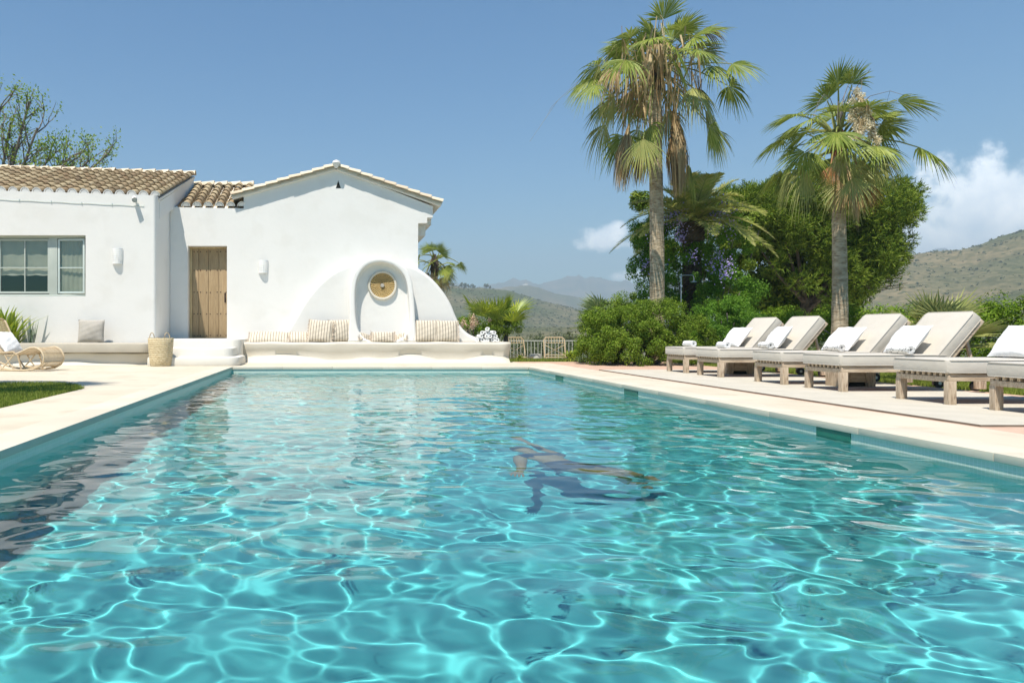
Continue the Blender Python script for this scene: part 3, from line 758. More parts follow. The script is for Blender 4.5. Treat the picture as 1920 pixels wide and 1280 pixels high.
def tiled_roof(name, x0, x1, ye, ze, yr, zr, pitch, xr_shift=0, slope_z=0, rows=None, skew=0):
    """columns of tiles from eaves (ye,ze) up to ridge (yr,zr)"""
    roof = empty(name); roof.parent = house; roof.matrix_parent_inverse = Matrix.Translation(house.location).inverted()
    dv = Vector((skew, yr-ye, zr-ze)); L = dv.length; d = dv.normalized(); nrm = Vector((1, 0, 0)).cross(d).normalized()
    rows = rows or int(L/.27); cov = MB(); pan = MB(); mor = MB(); x = x1-.08; k = 0
    while x > x0:
        dz = slope_z*(x1-x); a = Vector((x, ye, ze+dz))
        tile_run(cov, a+nrm*.055, d, nrm, L, rows, .098)
        tile_run(pan, a+Vector((-pitch/2, .04, 0))+nrm*.075, d, nrm, L, rows, .085, seg=5, flip=-1)
        # mortar plug under the mouth of the cover tile
        s = Vector((1, 0, 0)); c = a+nrm*.06-d*.004
        ring = [c+(s*math.cos(PI*i/8)+nrm*math.sin(PI*i/8))*.083 for i in range(9)]
        mor.add([c]+ring+[q+d*.05 for q in [c]+ring], [(0, i+1, i+2) for i in range(8)])
        # white lime rim on the mouth
        ro = [c-d*.006+(s*math.cos(PI*i/10)+nrm*math.sin(PI*i/10))*.118 for i in range(11)]; ri = [c-d*.006+(s*math.cos(PI*i/10)+nrm*math.sin(PI*i/10))*.092 for i in range(11)]
        mor.add(ro+ri, [(i, i+1, 12+i, 11+i) for i in range(10)])
        x -= pitch; k += 1
    cov.build('cover_tiles', 'tile', roof, smooth=True, angle=R(35)); pan.build('channel_tiles', 'tile', roof, smooth=True, angle=R(35)); mor.build('eave_mortar', 'plaster', roof)
    base = MB(); e = 0.0
    vs = [Vector((x0, ye+.03, ze+slope_z*(x1-x0))), Vector((x1, ye+.03, ze)), Vector((x1+skew, yr, zr)), Vector((x0+skew, yr, zr+slope_z*(x1-x0)))]
    base.add(vs+[v-nrm*.06 for v in vs], [(0, 1, 2, 3), (7, 6, 5, 4), (0, 4, 5, 1), (1, 5, 6, 2), (2, 6, 7, 3), (3, 7, 4, 0)])
    base.build('roof_bed', 'mortar', roof)
    rid = MB(); ln = .37; n = int((x1-x0)/ln)+1
    a = Vector((x1+skew+.02, yr+.02, zr+.03)); dd = Vector((-1, 0, slope_z)).normalized()
    tile_run(rid, a, dd, Vector((0, 0, 1)), n*ln, n, .12, seg=8, jit=.01)
    rid.build('ridge_tiles', 'ridgetile', roof, smooth=True, angle=R(35))
    return roof
XR = -4.13
tiled_roof('wing_roof', -10.6, XR, 17.80, wz(369.5, 17.8)-.03, 20.7, wz(331, 20.7), .282, slope_z=.030, skew=.32)
# gable-end wall under the verge, seen in slivers between the roofs
mb = MB(); ya, yb2 = 17.95, 20.7; za, zb2 = wz(369.5, 17.8)-.08, wz(331, 20.7)-.07; vs = []
for (y, z) in ((ya, za), (yb2, zb2)):
    xk = XR-.03+.32*(y-17.8)/2.9
    for dx_, dz_ in ((0, 0), (-.2, 0), (-.2, -.42), (0, -.42)): vs.append((xk+dx_, y, z+dz_))
mb.add(vs, [(0, 1, 2, 3), (7, 6, 5, 4), (0, 4, 5, 1), (1, 5, 6, 2), (2, 6, 7, 3), (3, 7, 4, 0)]); H(mb, 'verge_wall', 'plaster')
tiled_roof('link_roof', -3.83, gx(459), 19.06, gz(390), 21.0, wz(351, 21), .285)
# gable verge tiles + roof sheets
gr = empty('gable_roof'); gr.parent = house; gr.matrix_parent_inverse = Matrix.Translation(house.location).inverted()
Lb = Vector((wx(434, 18.9), 18.90, wz(367.5, 18.9))); Rb_ = Vector((wx(829, 18.9), 18.90, wz(381, 18.9))); Ap = Vector((wx(630.5, 18.9), 18.90, wz(312, 18.9)))
vt = MB(); mo = MB(); sh = MB(); lo = MB()
for B in (Lb, Rb_):
    dv = (Ap-B); L = dv.length; d = dv.normalized(); nr = Vector((-d.z, 0, d.x)); nr = nr if nr.z > 0 else -nr
    tile_run(vt, B+nr*.0, d, nr, L, 9, .085, seg=8)
    tile_run(lo, B-nr*.055+Vector((0, .05, 0)), d, nr, L, 9, .085, seg=8, flip=1)
    mo.add([B-nr*.075+Vector((0, .02, 0)), Ap-nr*.075+Vector((0, .02, 0)), Ap+Vector((0, .02, 0)), B+Vector((0, .02, 0)), B-nr*.075+Vector((0, .2, 0)), Ap-nr*.075+Vector((0, .2, 0)), Ap+Vector((0, .2, 0)), B+Vector((0, .2, 0))],
           [(0, 1, 2, 3), (0, 4, 5, 1), (4, 7, 6, 5), (3, 2, 6, 7), (0, 3, 7, 4), (1, 5, 6, 2)])
    bk = Vector((0, 8.1, 0)); z_ = Vector((0, .12, 0))
    vs = [B+z_, Ap+z_, Ap+bk, B+bk]
    sh.add(vs+[v-nr*.05 for v in vs], [(0, 1, 2, 3), (4, 7, 6, 5), (0, 4, 5, 1), (2, 6, 7, 3), (3, 7, 4, 0)])
    y = .22
    while y < 8:
        tile_run(vt, B+Vector((0, y, 0)), d, nr, L, 9, .085, seg=4); y += .3
vt.build('verge_tiles', 'ridgetile', gr, smooth=True, angle=R(35)); lo.build('lower_verge_tiles', 'ridgetile', gr, smooth=True, angle=R(35))
mo.build('verge_mortar', 'plaster', gr); sh.build('roof_bed', 'mortar', gr)
mb = MB(); ap = Ap+Vector((0, -.06, .04))
mb.tube([ap+Vector((0, 0, -.10)), ap+Vector((0, 0, -.04)), ap+Vector((0, 0, .03)), ap+Vector((0, 0, .08)), ap+Vector((0, 0, .11))], [.03, .07, .105, .085, .01], 14)
mb.build('finial', 'plaster', gr, smooth=True)
# triangular vent
mb = MB(); t = [(gx(629.7), gz(353)), (gx(639), gz(353)), (gx(634.2), gz(338.5))]
mb.prism(t, lambda p: (p[0], YW-.004, p[1]), lambda p: (p[0], YW+.01, p[1])); H(mb, 'gable_vent', 'dark')

# ---- door
door = empty('door', (DX0, YW+.25, DZ0)); door.parent = house; door.matrix_parent_inverse = Matrix.Translation(house.location).inverted()
dw, dh = DX1-DX0, DZ1-DZ0
mb = MB(); x0 = .075; wds = [.16, .25, .27, .23]; sc_ = (dw-.075-.012)/sum(wds); x = x0
for wd in wds:
    e = x+wd*sc_; mb.box((x+.004, 0, .012), (e-.004, .05, dh-.055)); x = e
mb.build('planks', 'wood', door, bevel=.004)
mb = MB(); mb.box((0, -.02, 0), (.072, .06, dh-.052)); mb.box((0, -.021, dh-.05), (dw, .061, dh-.001)); mb.build('door_frame', 'framewood', door, bevel=.004)
mb = MB(); mb.box((x0, .052, 0), (dw, .08, dh-.06)); mb.build('door_backing', 'dark', door)
mb = MB()
for pz in (470, 505, 547, 588, 629):
    z = gz(pz)-DZ0; x = x0
    for wd in wds:
        e = x+wd*sc_
        for xx in ((x+.045, e-.045) if wd > .2 else (x+.04, e-.03)):
            c = Vector((xx, -.001, z+random.gauss(0, .004))); ring = [c+Vector((math.cos(q)*.016, 0, math.sin(q)*.016)) for q in [2*PI*i/8 for i in range(8)]]
            mb = MB(); mb.add([c+Vector((0, -.014, 0))]+ring, [(0, i+1, (i+1) % 8+1) for i in range(8)]); mb.build('stud', 'iron', door)
        x = e
mb = MB(); mb.box((dw-.10, -.012, gz(566)-DZ0), (dw-.06, 0, gz(548)-DZ0)); mb.tube([(dw-.08, -.02, gz(556)-DZ0), (dw-.08, -.05, gz(560)-DZ0), (dw-.08, -.02, gz(564)-DZ0)], .008, 6); mb.build('lock_plate', 'iron', door)

# ---- window
win = empty('window', (WX0, YF+.14, WZ0)); win.parent = house; win.matrix_parent_inverse = Matrix.Translation(house.location).inverted()
ww, wh = WX1-WX0, WZ1-WZ0
def lx(px): return wx(px, YF+.14)-WX0
mb = MB(); mb.box((0, -.02, 0), (ww, .06, .055)); mb.box((0, -.02, wh-.05), (ww, .06, wh))
for a, b in ((93, 108), (-62, -46)): mb.box((lx(a), -.021, .056), (lx(b), .058, wh-.051))
mb.box((0, -.02, .056), (.05, .06, wh-.051))
mb.build('window_frame', 'sage', win, bevel=.006)
def sash(name, px0, px1, nx, m, off=0, rot=0):
    x0, x1 = lx(px0), lx(px1); z0, z1 = .075, wh-.07; y = off; t = .045
    s = empty(name, (x1, y, z0)); s.parent = win; s.rotation_euler = (0, 0, rot); w_ = x1-x0; h_ = z1-z0
    mb = MB(); mb.box((-w_, -.02, 0), (-w_+t, .02, h_)); mb.box((-t, -.02, 0), (0, .02, h_)); mb.box((-w_+t, -.019, 0), (-t, .019, t)); mb.box((-w_+t, -.019, h_-t), (-t, .019, h_))
    mb.box((-w_+t, -.014, h_*.46), (-t, .014, h_*.46+.025))
    for i in range(1, nx): mb.box((-w_+w_*i/nx-.012, -.0145, t), (-w_+w_*i/nx+.012, .0145, h_-t))
    mb.build('sash_frame', m, s, bevel=.003)
    mb = MB(); mb.add([(-w_+t, .004, t), (-t, .004, t), (-t, .004, h_-t), (-w_+t, .004, h_-t)], [(0, 1, 2, 3)]); mb.build('pane', 'glass', s)
sash('casement', -46, 93.5, 3, 'sage'); sash('casement', 109, 160, 1, 'sagelight', -.03, R(-3)); sash('casement', -110, -62, 1, 'sage')
mb = MB()
def blindstrip(px0, px1, z0, z1, y):
    n = 40; x0, x1 = lx(px0), lx(px1)
    mb.grid([[(x0+(x1-x0)*i/n, y+.006*math.sin(i*.9), z0-(.02*abs(math.sin(i*PI/8)) if z0 > .1 else 0)), (x0+(x1-x0)*i/n, y+.006*math.sin(i*.9), z1)] for i in range(n+1)])
blindstrip(-46, 94, wh*.50, wh, .045); blindstrip(109, 160, .0, wh, .05); mb.build('roller_blind', 'blind', win)
mb = MB(); blindstrip(-46, 94, wh*.36, wh*.495, .043); mb.build('blind_hem', 'lace', win)
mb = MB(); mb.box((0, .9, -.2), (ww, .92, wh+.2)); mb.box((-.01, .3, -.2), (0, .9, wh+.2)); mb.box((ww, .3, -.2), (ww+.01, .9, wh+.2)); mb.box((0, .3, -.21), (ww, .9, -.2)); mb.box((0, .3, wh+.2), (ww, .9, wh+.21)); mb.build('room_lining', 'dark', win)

# ---- things on the walls
def sconce(px, py0, py1, Y, label):
    h = (py1-py0)*Y/F0; r = .125; root = empty('wall_sconce', (wx(px, Y), Y, wz(py1, Y)), 0, label, 'wall lamp', 'pierced white wall sconces')
    n = 20; k = 12; vs = []; fs = []
    for j in range(k+1):
        for i in range(n+1):
            a = PI*i/n; t = j/k; rr = r*(1-.10*(1-t)); vs.append((-math.cos(a)*rr, -math.sin(a)*rr*.95, h*t))
    for j in range(k):
        for i in range(n): fs.append((j*(n+1)+i, j*(n+1)+i+1, (j+1)*(n+1)+i+1, (j+1)*(n+1)+i))
    me = bpy.data.meshes.new('shade'); me.from_pydata(vs, [], fs); me.shade_smooth(); uv = me.uv_layers.new(name='UVMap')
    for l in me.loops:
        i = l.vertex_index % (n+1); j = l.vertex_index//(n+1); uv.data[l.index].uv = (i/n*1.05, j/k)
    o = bpy.data.objects.new('shade', me); COL.objects.link(o); o.parent = root; me.materials.append(M['pierced'])
    mb = MB(); mb.tube([(0, -.02, h*.45), (0, -.06, h*.45), (0, -.06, h*.6)], [.02, .02, .035], 8); mb.build('lamp_holder', 'plaster', root)
    return root
sconce(220.5, 466, 495, YF, 'pierced white half-round wall lamp between window and wall corner')
sconce(493.5, 488, 512, YW, 'pierced white half-round wall lamp right of the wooden door')

cable = MB(); pts = [P(-60+x, 371+(x)*.045+.8*math.sin(x*.055)**2, YF-.012) for x in range(0, 336, 6)]
cable.tube(pts, .006, 5); 
for x in (-24, 36, 96, 153, 210): p = P(x, 374+(x+60)*.045-3.2, YF-.012); cable.box((p.x-.008, p.y-.012, p.z-.03), (p.x+.008, p.y+.01, p.z+.02))
tag(cable.build('wall_cable', 'sagelight'), 'thin pale cable clipped along the top of the white wall', 'cable')
sp = P(255, 377, YF); r = empty('wall_spotlight', sp, 0, 'small white tube spotlight on the wall below the tiled eaves', 'spotlight')
mb = MB(); mb.tube([(-.02, -.06, .05), (.02, -.20, -.01)], [.055, .06], 16, cap=False); mb.tube([(-.018, -.07, .047), (-.02, -.06, .05)], [.05, .062], 16)
mb.build('lamp_housing', 'plaster', r, smooth=True); mb = MB(); mb.tube([(0, 0, 0), (0, -.08, .01)], .025, 8); mb.build('bracket', 'sagelight', r, smooth=True)
mb = MB(); mb.tube([(.016, -.175, -.008), (.017, -.18, -.009)], .054, 16); mb.build('lens', 'steel', r, smooth=True)

# ================================================================== BUILT-IN SEAT, STEPS, ARCH
def bench_loft(x0, x1, yfront, yback, zt, flare, n=150, under=.05, r=.05, end_r=True, zf=None):
    """masonry bench: section lofted along x; flare(x) -> (height, reach) of the foot"""
    rows = []
    for i in range(n+1):
        x = x0+(x1-x0)*i/n; yf = yfront(x); fh, fr = flare(x); fl = []
        w = .006*math.sin(x*3.1)+.004*math.sin(x*7.7)
        z = zt+w
        pts = [(yback, z), (yf+.30, z), (yf+r, z)]
        pts += [(yf+r-r*math.sin(a), z-r+r*math.cos(a)) for a in [PI/2*k/5 for k in range(1, 6)]]
        pts += [(yf+under*.4, z-r-(z-r-fh)*.5), (yf+under, fh+.015)]
        for k in range(1, 7):
            t = k/6; pts.append((yf+under-(fr+under)*t**1.25, fh*(1-t)+.0*t-.004))
        rows.append([(x, a, b) for a, b in pts])
    return rows
def lump(x, seed, a, b):
    v = mnoise.noise(Vector((x*1.1, seed, 0)))*1.4+.45*math.sin(x*2.3+seed); return max(0, min(1, a+b*v))
def bench_object(name, rows, m, parent=None, label=None, cat=None):
    mb = MB(); mb.grid(rows)
    k = len(rows[0])
    for r_ in (rows[0], rows[-1]):
        mb.add([(r_[0][0], r_[0][1], -.01)]+list(r_), [(0, i+1, i+2) for i in range(k-1)]) if False else mb.add(list(r_)+[(r_[0][0], r_[0][1], -.01)], [tuple(range(k+1))])
    o = mb.build(name, m, parent, smooth=True, angle=R(60))
    return o

seat = empty('arched_garden_seat', (.8, 17.6, 0), 0, 'white sculpted plaster bench with round arch and tall niche against the villa', 'bench')
def S(mb, name, m, **k):
    p = k.pop('parent', seat); o = mb.build(name, m, p, **k); o.matrix_parent_inverse = Matrix.Translation(p.location).inverted(); return o
YB = 17.52
def yfr(x):
    y = YB
    if x < -1.2: y += ((-1.2-x)/1.0)**2*.32
    if x > 4.0: y += ((x-4.0)/.22)**2*.12
    return y
def fl(x):
    q = lump(x, 4.2, .42, .55); q = max(q, .10+.05*math.sin(x*3)); return (.04+.22*q, .02+.26*q)
rows = bench_loft(-2.25, 4.21, yfr, YW-.003, .475, fl, 200, under=.10)
# round the right end in plan and undercut it
def squeeze(p):
    x, y, z = p
    if x > 3.95: x = 3.95+(x-3.95)*(1-.30*max(0, (.40-z)))
    return (x, y, z)
rows = [[squeeze(p) for p in r_] for r_ in rows]
mb = MB(); mb.grid(rows); k = len(rows[0]); mb.add(list(rows[-1])+[(rows[-1][0][0], YW, -.01)], [tuple(range(k+1))]); mb.add(list(rows[0])+[(rows[0][0][0], YW, -.01)], [tuple(range(k+1))])
S(mb, 'seat', 'cream', smooth=True, angle=R(60))

def spline(ctrl, n):
    """closed=False Catmull-Rom through 2-D points"""
    out = []; c = [ctrl[0]]+list(ctrl)+[ctrl[-1]]
    for i in range(1, len(c)-2):
        p0, p1, p2, p3 = [Vector((q[0], q[1], 0)) for q in c[i-1:i+3]]
        for k in range(n):
            t = k/n; v = .5*((2*p1)+(-p0+p2)*t+(2*p0-5*p1+4*p2-p3)*t*t+(-p0+3*p1-3*p2+p3)*t**3); out.append((v.x, v.y))
    out.append(tuple(ctrl[-1])); return out
def offset(poly, d):             # inward for counter-clockwise polygons
    n = len(poly); out = []
    for i in range(n):
        a = Vector(poly[i-1]); b = Vector(poly[i]); c = Vector(poly[(i+1) % n]); t = (c-a).normalized(); out.append((b.x-t.y*d, b.y+t.x*d))
    return out
def area(p): return sum(p[i-1][0]*p[i][1]-p[i][0]*p[i-1][1] for i in range(len(p)))/2
def rounded_slab(outer, yf, yb_, r, inner=None, ri=None, lean=None, ydeep=None):
    """slab facing -Y, rounded front edge; optional recess 'inner' whose bottom lies at ydeep"""
    if area(outer) < 0: outer = outer[::-1]
    mb = MB(); n = len(outer); loops = [[(p[0], yb_, p[1]) for p in outer]]
    for k in range(6):
        a = PI/2*k/5; q = offset(outer, r*(1-math.cos(a))); loops.append([(p[0], yf+r*(1-math.sin(a)), p[1]) for p in q])
    mb.grid([l+[l[0]] for l in loops]); front = offset(outer, r)
    if inner is None:
        tri = tessellate_polygon([[Vector((p[0], p[1], 0)) for p in front]]); mb.add([(p[0], yf, p[1]) for p in front], [tuple(t) for t in tri])
    else:
        if area(inner) < 0: inner = inner[::-1]
        ri = ri or r; q0 = offset(inner, -ri)
        tri = tessellate_polygon([[Vector((p[0], p[1], 0)) for p in front], [Vector((p[0], p[1], 0)) for p in q0[::-1]]])
        mb.add([(p[0], yf, p[1]) for p in front]+[(p[0], yf, p[1]) for p in q0[::-1]], [tuple(t) for t in tri])
        loops = []
        for k in range(6):
            a = PI/2*k/5; q = offset(inner, -ri*(1-math.sin(a))); loops.append([(p[0], yf+ri*(1-math.cos(a)), p[1]) for p in q])
        for k in range(5):       # coved bottom of the recess
            a = PI/2*k/4; q = offset(inner, .06*(1-math.cos(a))); loops.append([(p[0], ydeep-.06*(1-math.sin(a)), p[1]) for p in q])
        mb.grid([l+[l[0]] for l in loops]); q = offset(inner, .06)
        tri = tessellate_polygon([[Vector((p[0], p[1], 0)) for p in q]]); mb.add([(p[0], ydeep, p[1]) for p in q], [tuple(t) for t in tri])
    if lean: mb.v = [(x, y+lean(z)*max(0, 1-(y-yf)/(yb_-yf-.02)), z) for x, y, z in mb.v]
    return mb
YA = 18.62
ax = lambda px, py: (wx(px, YA), wz(py, YA))
arc = [ax(*q) for q in ((512, 640), (534, 622), (548, 603), (562, 578), (580, 551), (603, 526), (630, 506), (660, 494), (690, 489), (722, 488), (755, 493), (784, 503), (808, 520), (829, 543), (845, 568), (855, 592), (865, 612), (880, 626), (900, 634), (925, 639))]
poly = spline(arc, 5); poly = [(poly[0][0], .40)]+poly+[(poly[-1][0], .40)]
mb = rounded_slab(poly, YA, YW+.40, .085)
mb.v = [(x, (YW-.004 if x < gx(783.5) else y) if y > YW+.1 else y, z) for x, y, z in mb.v]
S(mb, 'arch_wall', 'plaster', smooth=True, angle=R(50))
YN = 18.30
nx_ = lambda px, py: (wx(px, YN), wz(py, YN))
inn = [nx_(*q) for q in ((697, 639), (684, 634), (673, 620), (668, 600), (666, 570), (667, 540), (672, 519), (682, 503), (696, 494), (713, 491), (730, 494), (745, 502), (757, 515), (764, 534), (767, 560), (769, 590), (767, 612), (760, 626), (748, 636), (737, 639))]
inn = spline(inn+[inn[0]], 5)[:-1]
out_ = [nx_(*q) for q in ((652, 642), (655, 600), (655, 560), (657, 532), (664, 510), (676, 495), (692, 485.5), (712, 482.5), (732, 485), (750, 493.5), (765, 508), (773, 528), (777, 560), (779, 600), (781, 642))]
out_ = spline(out_, 5); out_ = out_
mb = rounded_slab(out_, YN, YA+.02, .045, inner=inn, ri=.05, ydeep=YA-.015, lean=lambda z: .06*max(0, (z-.47)/1.9))
S(mb, 'niche', 'plaster', smooth=True, angle=R(50))
# rosette in the niche
ro = empty('rosette', P(717, 535, YA-.045)); ro.parent = seat; ro.matrix_parent_inverse = Matrix.Translation(seat.location).inverted()
rr = .30
mb = MB(); mb.grid([[(math.cos(a)*r_, y, math.sin(a)*r_) for a in [2*PI*i/48 for i in range(49)]] for r_, y in ((.01, .015), (.10, .01), (.2, -.0), (.29, -.015), (.302, -.02))])
mb.build('brass_disc', 'brass', ro, smooth=True)
mb = MB(); mb.grid([[(math.cos(a)*r_, y, math.sin(a)*r_) for a in [2*PI*i/48 for i in range(49)]] for r_, y in ((.30, -.012), (.31, -.035), (.345, -.04), (.362, -.02), (.365, .05))])
mb.build('rim', 'cream', ro, smooth=True)
mb = MB(); mb.grid([[(math.cos(a)*r_, y, math.sin(a)*r_) for a in [2*PI*i/24 for i in range(25)]] for r_, y in ((.002, -.018), (.045, -.014), (.05, .01))])
mb.build('hub', 'linen', ro, smooth=True)

# steps up to the door
steps = empty('door_steps', (-3, 17, 0), 0, 'low rounded cream plaster steps below the wooden door', 'steps')
for (x0, x1, y0, y1, z0, z1) in ((-4.16, -2.12, 17.20, YW+.24, 0, .558), (-3.60, -2.18, 16.30, 17.22, 0, .378), (-3.95, -2.0, 15.90, 17.25, 0, .19)):
    mb = MB(); rr_ = .22; pts = [(x0, y0), (x1-rr_, y0)]+[(x1-rr_+rr_*math.sin(a), y0+rr_-rr_*math.cos(a)) for a in [PI/2*k/6 for k in range(1, 7)]]+[(x1, y1), (x0, y1)]
    if y1 > YW:                  # top landing: only the doorway part goes into the wall
        pts = [(x0, y0), (x1-rr_, y0)]+[(x1-rr_+rr_*math.sin(a), y0+rr_-rr_*math.cos(a)) for a in [PI/2*k/6 for k in range(1, 7)]]+[(x1, YW-.003), (DX1-.002, YW-.003), (DX1-.002, y1+.1), (DX0+.002, y1+.1), (DX0+.002, YW-.003), (x0, YW-.003)]
        pts[0] = (xc+.035, y0); pts[-1] = (xc+.035, YW-.003)
    mb.prism(pts, lambda p: (p[0], p[1], z0-.01), lambda p: (p[0], p[1], z1))
    o = mb.build('step', 'stepplaster', steps, bevel=.05); o.matrix_parent_inverse = Matrix.Translation(steps.location).inverted()

# left bench with its pad
lb = empty('wall_bench', (-6, 17, 0), 0, 'long low cream plaster bench with grey pad under the window', 'bench')
yl = lambda x: 16.42+(((x+4.5)/.5)**2*.16 if x > -4.5 else 0)
rows = bench_loft(-7.65, -4.0, yl, YF-.003, .26, lambda x: (.02+.12*lump(x, 9.1, .4, .6), .02+.16*lump(x, 9.1, .4, .6)), 120, under=.02, r=.03)
o = bench_object('masonry_base', rows, 'cream', lb); o.matrix_parent_inverse = Matrix.Translation(lb.location).inverted()
mb = MB(); rr_ = .25; x0, x1, y0, y1 = -7.5, -3.96, 16.30, YF-.02
pts = [(x0, y0), (x1-rr_, y0)]+[(x1-rr_+rr_*math.sin(a), y0+rr_-rr_*math.cos(a)) for a in [PI/2*k/6 for k in range(1, 7)]]+[(x1, y1), (x0, y1)]
mb.prism(pts, lambda p: (p[0], p[1], .27), lambda p: (p[0], p[1], .47+.004*math.sin(p[0]*9))); o = mb.build('seat_pad', 'benchpad', lb, bevel=.035); o.matrix_parent_inverse = Matrix.Translation(lb.location).inverted()

# ================================================================== SOFT THINGS
def pillow_mesh(w, h, t, seed=0, n=18, plump=.42, ears=.05, sag=0):
    mb = MB(); rs = random.Random(seed); ph = [rs.uniform(0, 6) for _ in range(8)]
    def pt(u, v, s):
        k = (max(0, 1-u*u)*max(0, 1-v*v))**plump
        pinch = 1-ears*(1-abs(v)**3)*(abs(u)**4) ; pinch2 = 1-ears*(1-abs(u)**3)*(abs(v)**4)
        x = u*w/2*pinch; z = (v*pinch2+1)*h/2
        y = s*t/2*k*(1+.10*math.sin(u*4+ph[0])*math.cos(v*3+ph[1]))+.006*math.sin(u*9+v*5+ph[2])*k+.004*math.sin(v*14-u*6+ph[3])*k
        z -= sag*(1-u*u)*max(0, v)*h
        return (x, y, z)
    for s in (-1, 1): mb.grid([[pt(-1+2*i/n, -1+2*j/n, s) for j in range(n+1)] for i in range(n+1)])
    return mb
def pillow(name, loc, w, h, t, m, rx, rz, label, group, seed=0, fringe=False, ry=0, cat='cushion', sag=0):
    """stands on its lower edge; rx leans it back"""
    mb = pillow_mesh(w, h, t, seed, sag=sag)
    o = mb.build(name, m, None, smooth=True, angle=R(80)); o.location = loc; o.rotation_euler = (rx, ry, rz); tag(o, label, cat, group)
    if fringe:
        rs = random.Random(seed+5)
        for s in (-1, 1):
            q = []
            for k in range(46):
                z = h*(k+.5)/46; p = Vector((s*w/2*.965, 0, z)); e = Vector((s*.035+rs.gauss(0, .008), rs.gauss(-.012, .02), rs.gauss(-.01, .02))); d = Vector((0, .0, .0035))
                q.append((p-d, p+d, p+e+d, p+e-d)); q.append((p-d+Vector((0, -.01, 0)), p+d+Vector((0, -.012, 0)), p+e*.8+Vector((0, -.02, .01)), p+e*.8+Vector((0, -.022, .004))))
            quads('fringe', arr(q), 'fringecloth', o)
    return o
M['fringecloth'] = mat('cream and brown threads', (.60, .50, .39), None, .95, 6, island=[(.14, .09, .07), (.66, .57, .46), (.6, .5, .4), (.72, .64, .53)])
zb = .478
YP = 18.40
SG = 'striped fringed cushions on the plaster bench'
pillow('cushion', (wx(504, 18.25), 18.25, zb), 1.02, .44, .16, 'stripe', R(-58), 0, 'striped cushion lying flat at the left end of the arched seat, nearest the door', SG, 1, True)
pillow('cushion', (wx(562, 18.3), 18.3, zb), .55, .40, .16, 'stripe', R(-56), R(3), 'small striped cushion lying flat between the flat end cushion and the tilted upright one', SG, 2, True)
pillow('cushion', (wx(599, 18.2), 18.2, zb), .60, .56, .2, 'stripe', R(-16), R(-6), 'upright striped cushion tilted sideways, second upright left of the niche', SG, 3, True, ry=R(4))
pillow('cushion', (wx(639, 18.33), 18.33, zb), .55, .56, .2, 'stripe', R(-12), R(6), 'upright striped cushion directly against the left side of the niche', SG, 4, True, ry=R(-2))
pillow('cushion', (wx(799, 18.3), 18.3, zb), .58, .55, .2, 'stripe', R(-12), R(-3), 'upright striped cushion against the right side of the niche', SG, 5, True)
pillow('cushion', (wx(837, 18.3), 18.3, zb), .60, .54, .2, 'stripe', R(-12), R(4), 'rightmost upright striped cushion beside the rolled towels', SG, 6, True, ry=R(1))
pillow('cushion', (wx(718, 18.22), 18.22, zb), .56, .26, .14, 'stripe', R(-20), 0, 'small striped cushion in the middle of the niche floor', SG, 7, True)
pillow('cushion', (wx(684, 18.30), 18.36, zb), .34, .24, .1, 'stripe', R(-25), R(35), 'small striped cushion in the left corner of the niche floor', SG, 8, True, ry=R(14))
pillow('cushion', (wx(752, 18.30), 18.36, zb), .34, .24, .1, 'stripe', R(-25), R(-35), 'small striped cushion in the right corner of the niche floor', SG, 9, True, ry=R(-14))
pillow('cushion', (wx(171, 17.25), 17.22, .475), .60, .55, .24, 'linen', R(-14), R(8), 'square grey linen cushion on the bench under the window', None, 10)

def roll_mesh(L, r, turns=3.0, seed=0, thick=.010):
    """rolled towel along x, resting on z=0, with a real spiral at its ends"""
    rs = random.Random(seed); n = int(turns*14); pts = []
    for i in range(n+1):
        a = 2*PI*turns*i/n; q = .012+(r-.012-thick)*i/n; pts.append((math.cos(a)*q*1.08, math.sin(a)*q*.94))
    rows = []
    nl = 7
    for j in range(nl):
        x = -L/2+L*j/(nl-1); e = .94 if j in (0, nl-1) else 1
        rows.append([(x+rs.gauss(0, .002), p[0]*e+.003*math.sin(k*1.3+j), p[1]*e+r*.97) for k, p in enumerate(pts)])
    mb = MB(); mb.grid(rows)
    rows2 = [[(x, y*(1+thick/max(.02, math.hypot(y, z-r))), (z-r)*(1+thick/max(.02, math.hypot(y, z-r)))+r) for x, y, z in r_] for r_ in rows]; mb.grid(rows2)
    for a, b in ((rows[0], rows2[0]), (rows[-1], rows2[-1])): mb.grid([a, b])
    mb.grid([[r_[-1] for r_ in rows], [r_[-1] for r_ in rows2]])
    return mb
def towel(loc, L, r, rz, m, label, group, seed=0, ry=0):
    o = roll_mesh(L, r, 3, seed).build('rolled_towel', m, None, smooth=True, angle=R(60)); o.location = loc; o.rotation_euler = (0, ry, rz); return tag(o, label, 'towel', group)
T0 = P(914, 636, 18.0)
rows_ = (('bottom', 5), ('second', 4), ('third', 3), ('top', 1)); tz = zb
for ri_, (nm, cnt) in enumerate(rows_):
    for k in range(cnt):
        xx = T0.x+(k-(cnt-1)/2)*.118+random.gauss(0, .008)
        towel((xx, 18.05+random.gauss(0, .02), tz), .30, .056, R(90)+random.gauss(0, .12), 'whitecloth', 'white rolled towel in the pyramid at the right end of the plaster bench', 'towel pyramid on the bench', ri_*7+k)
    tz += .088

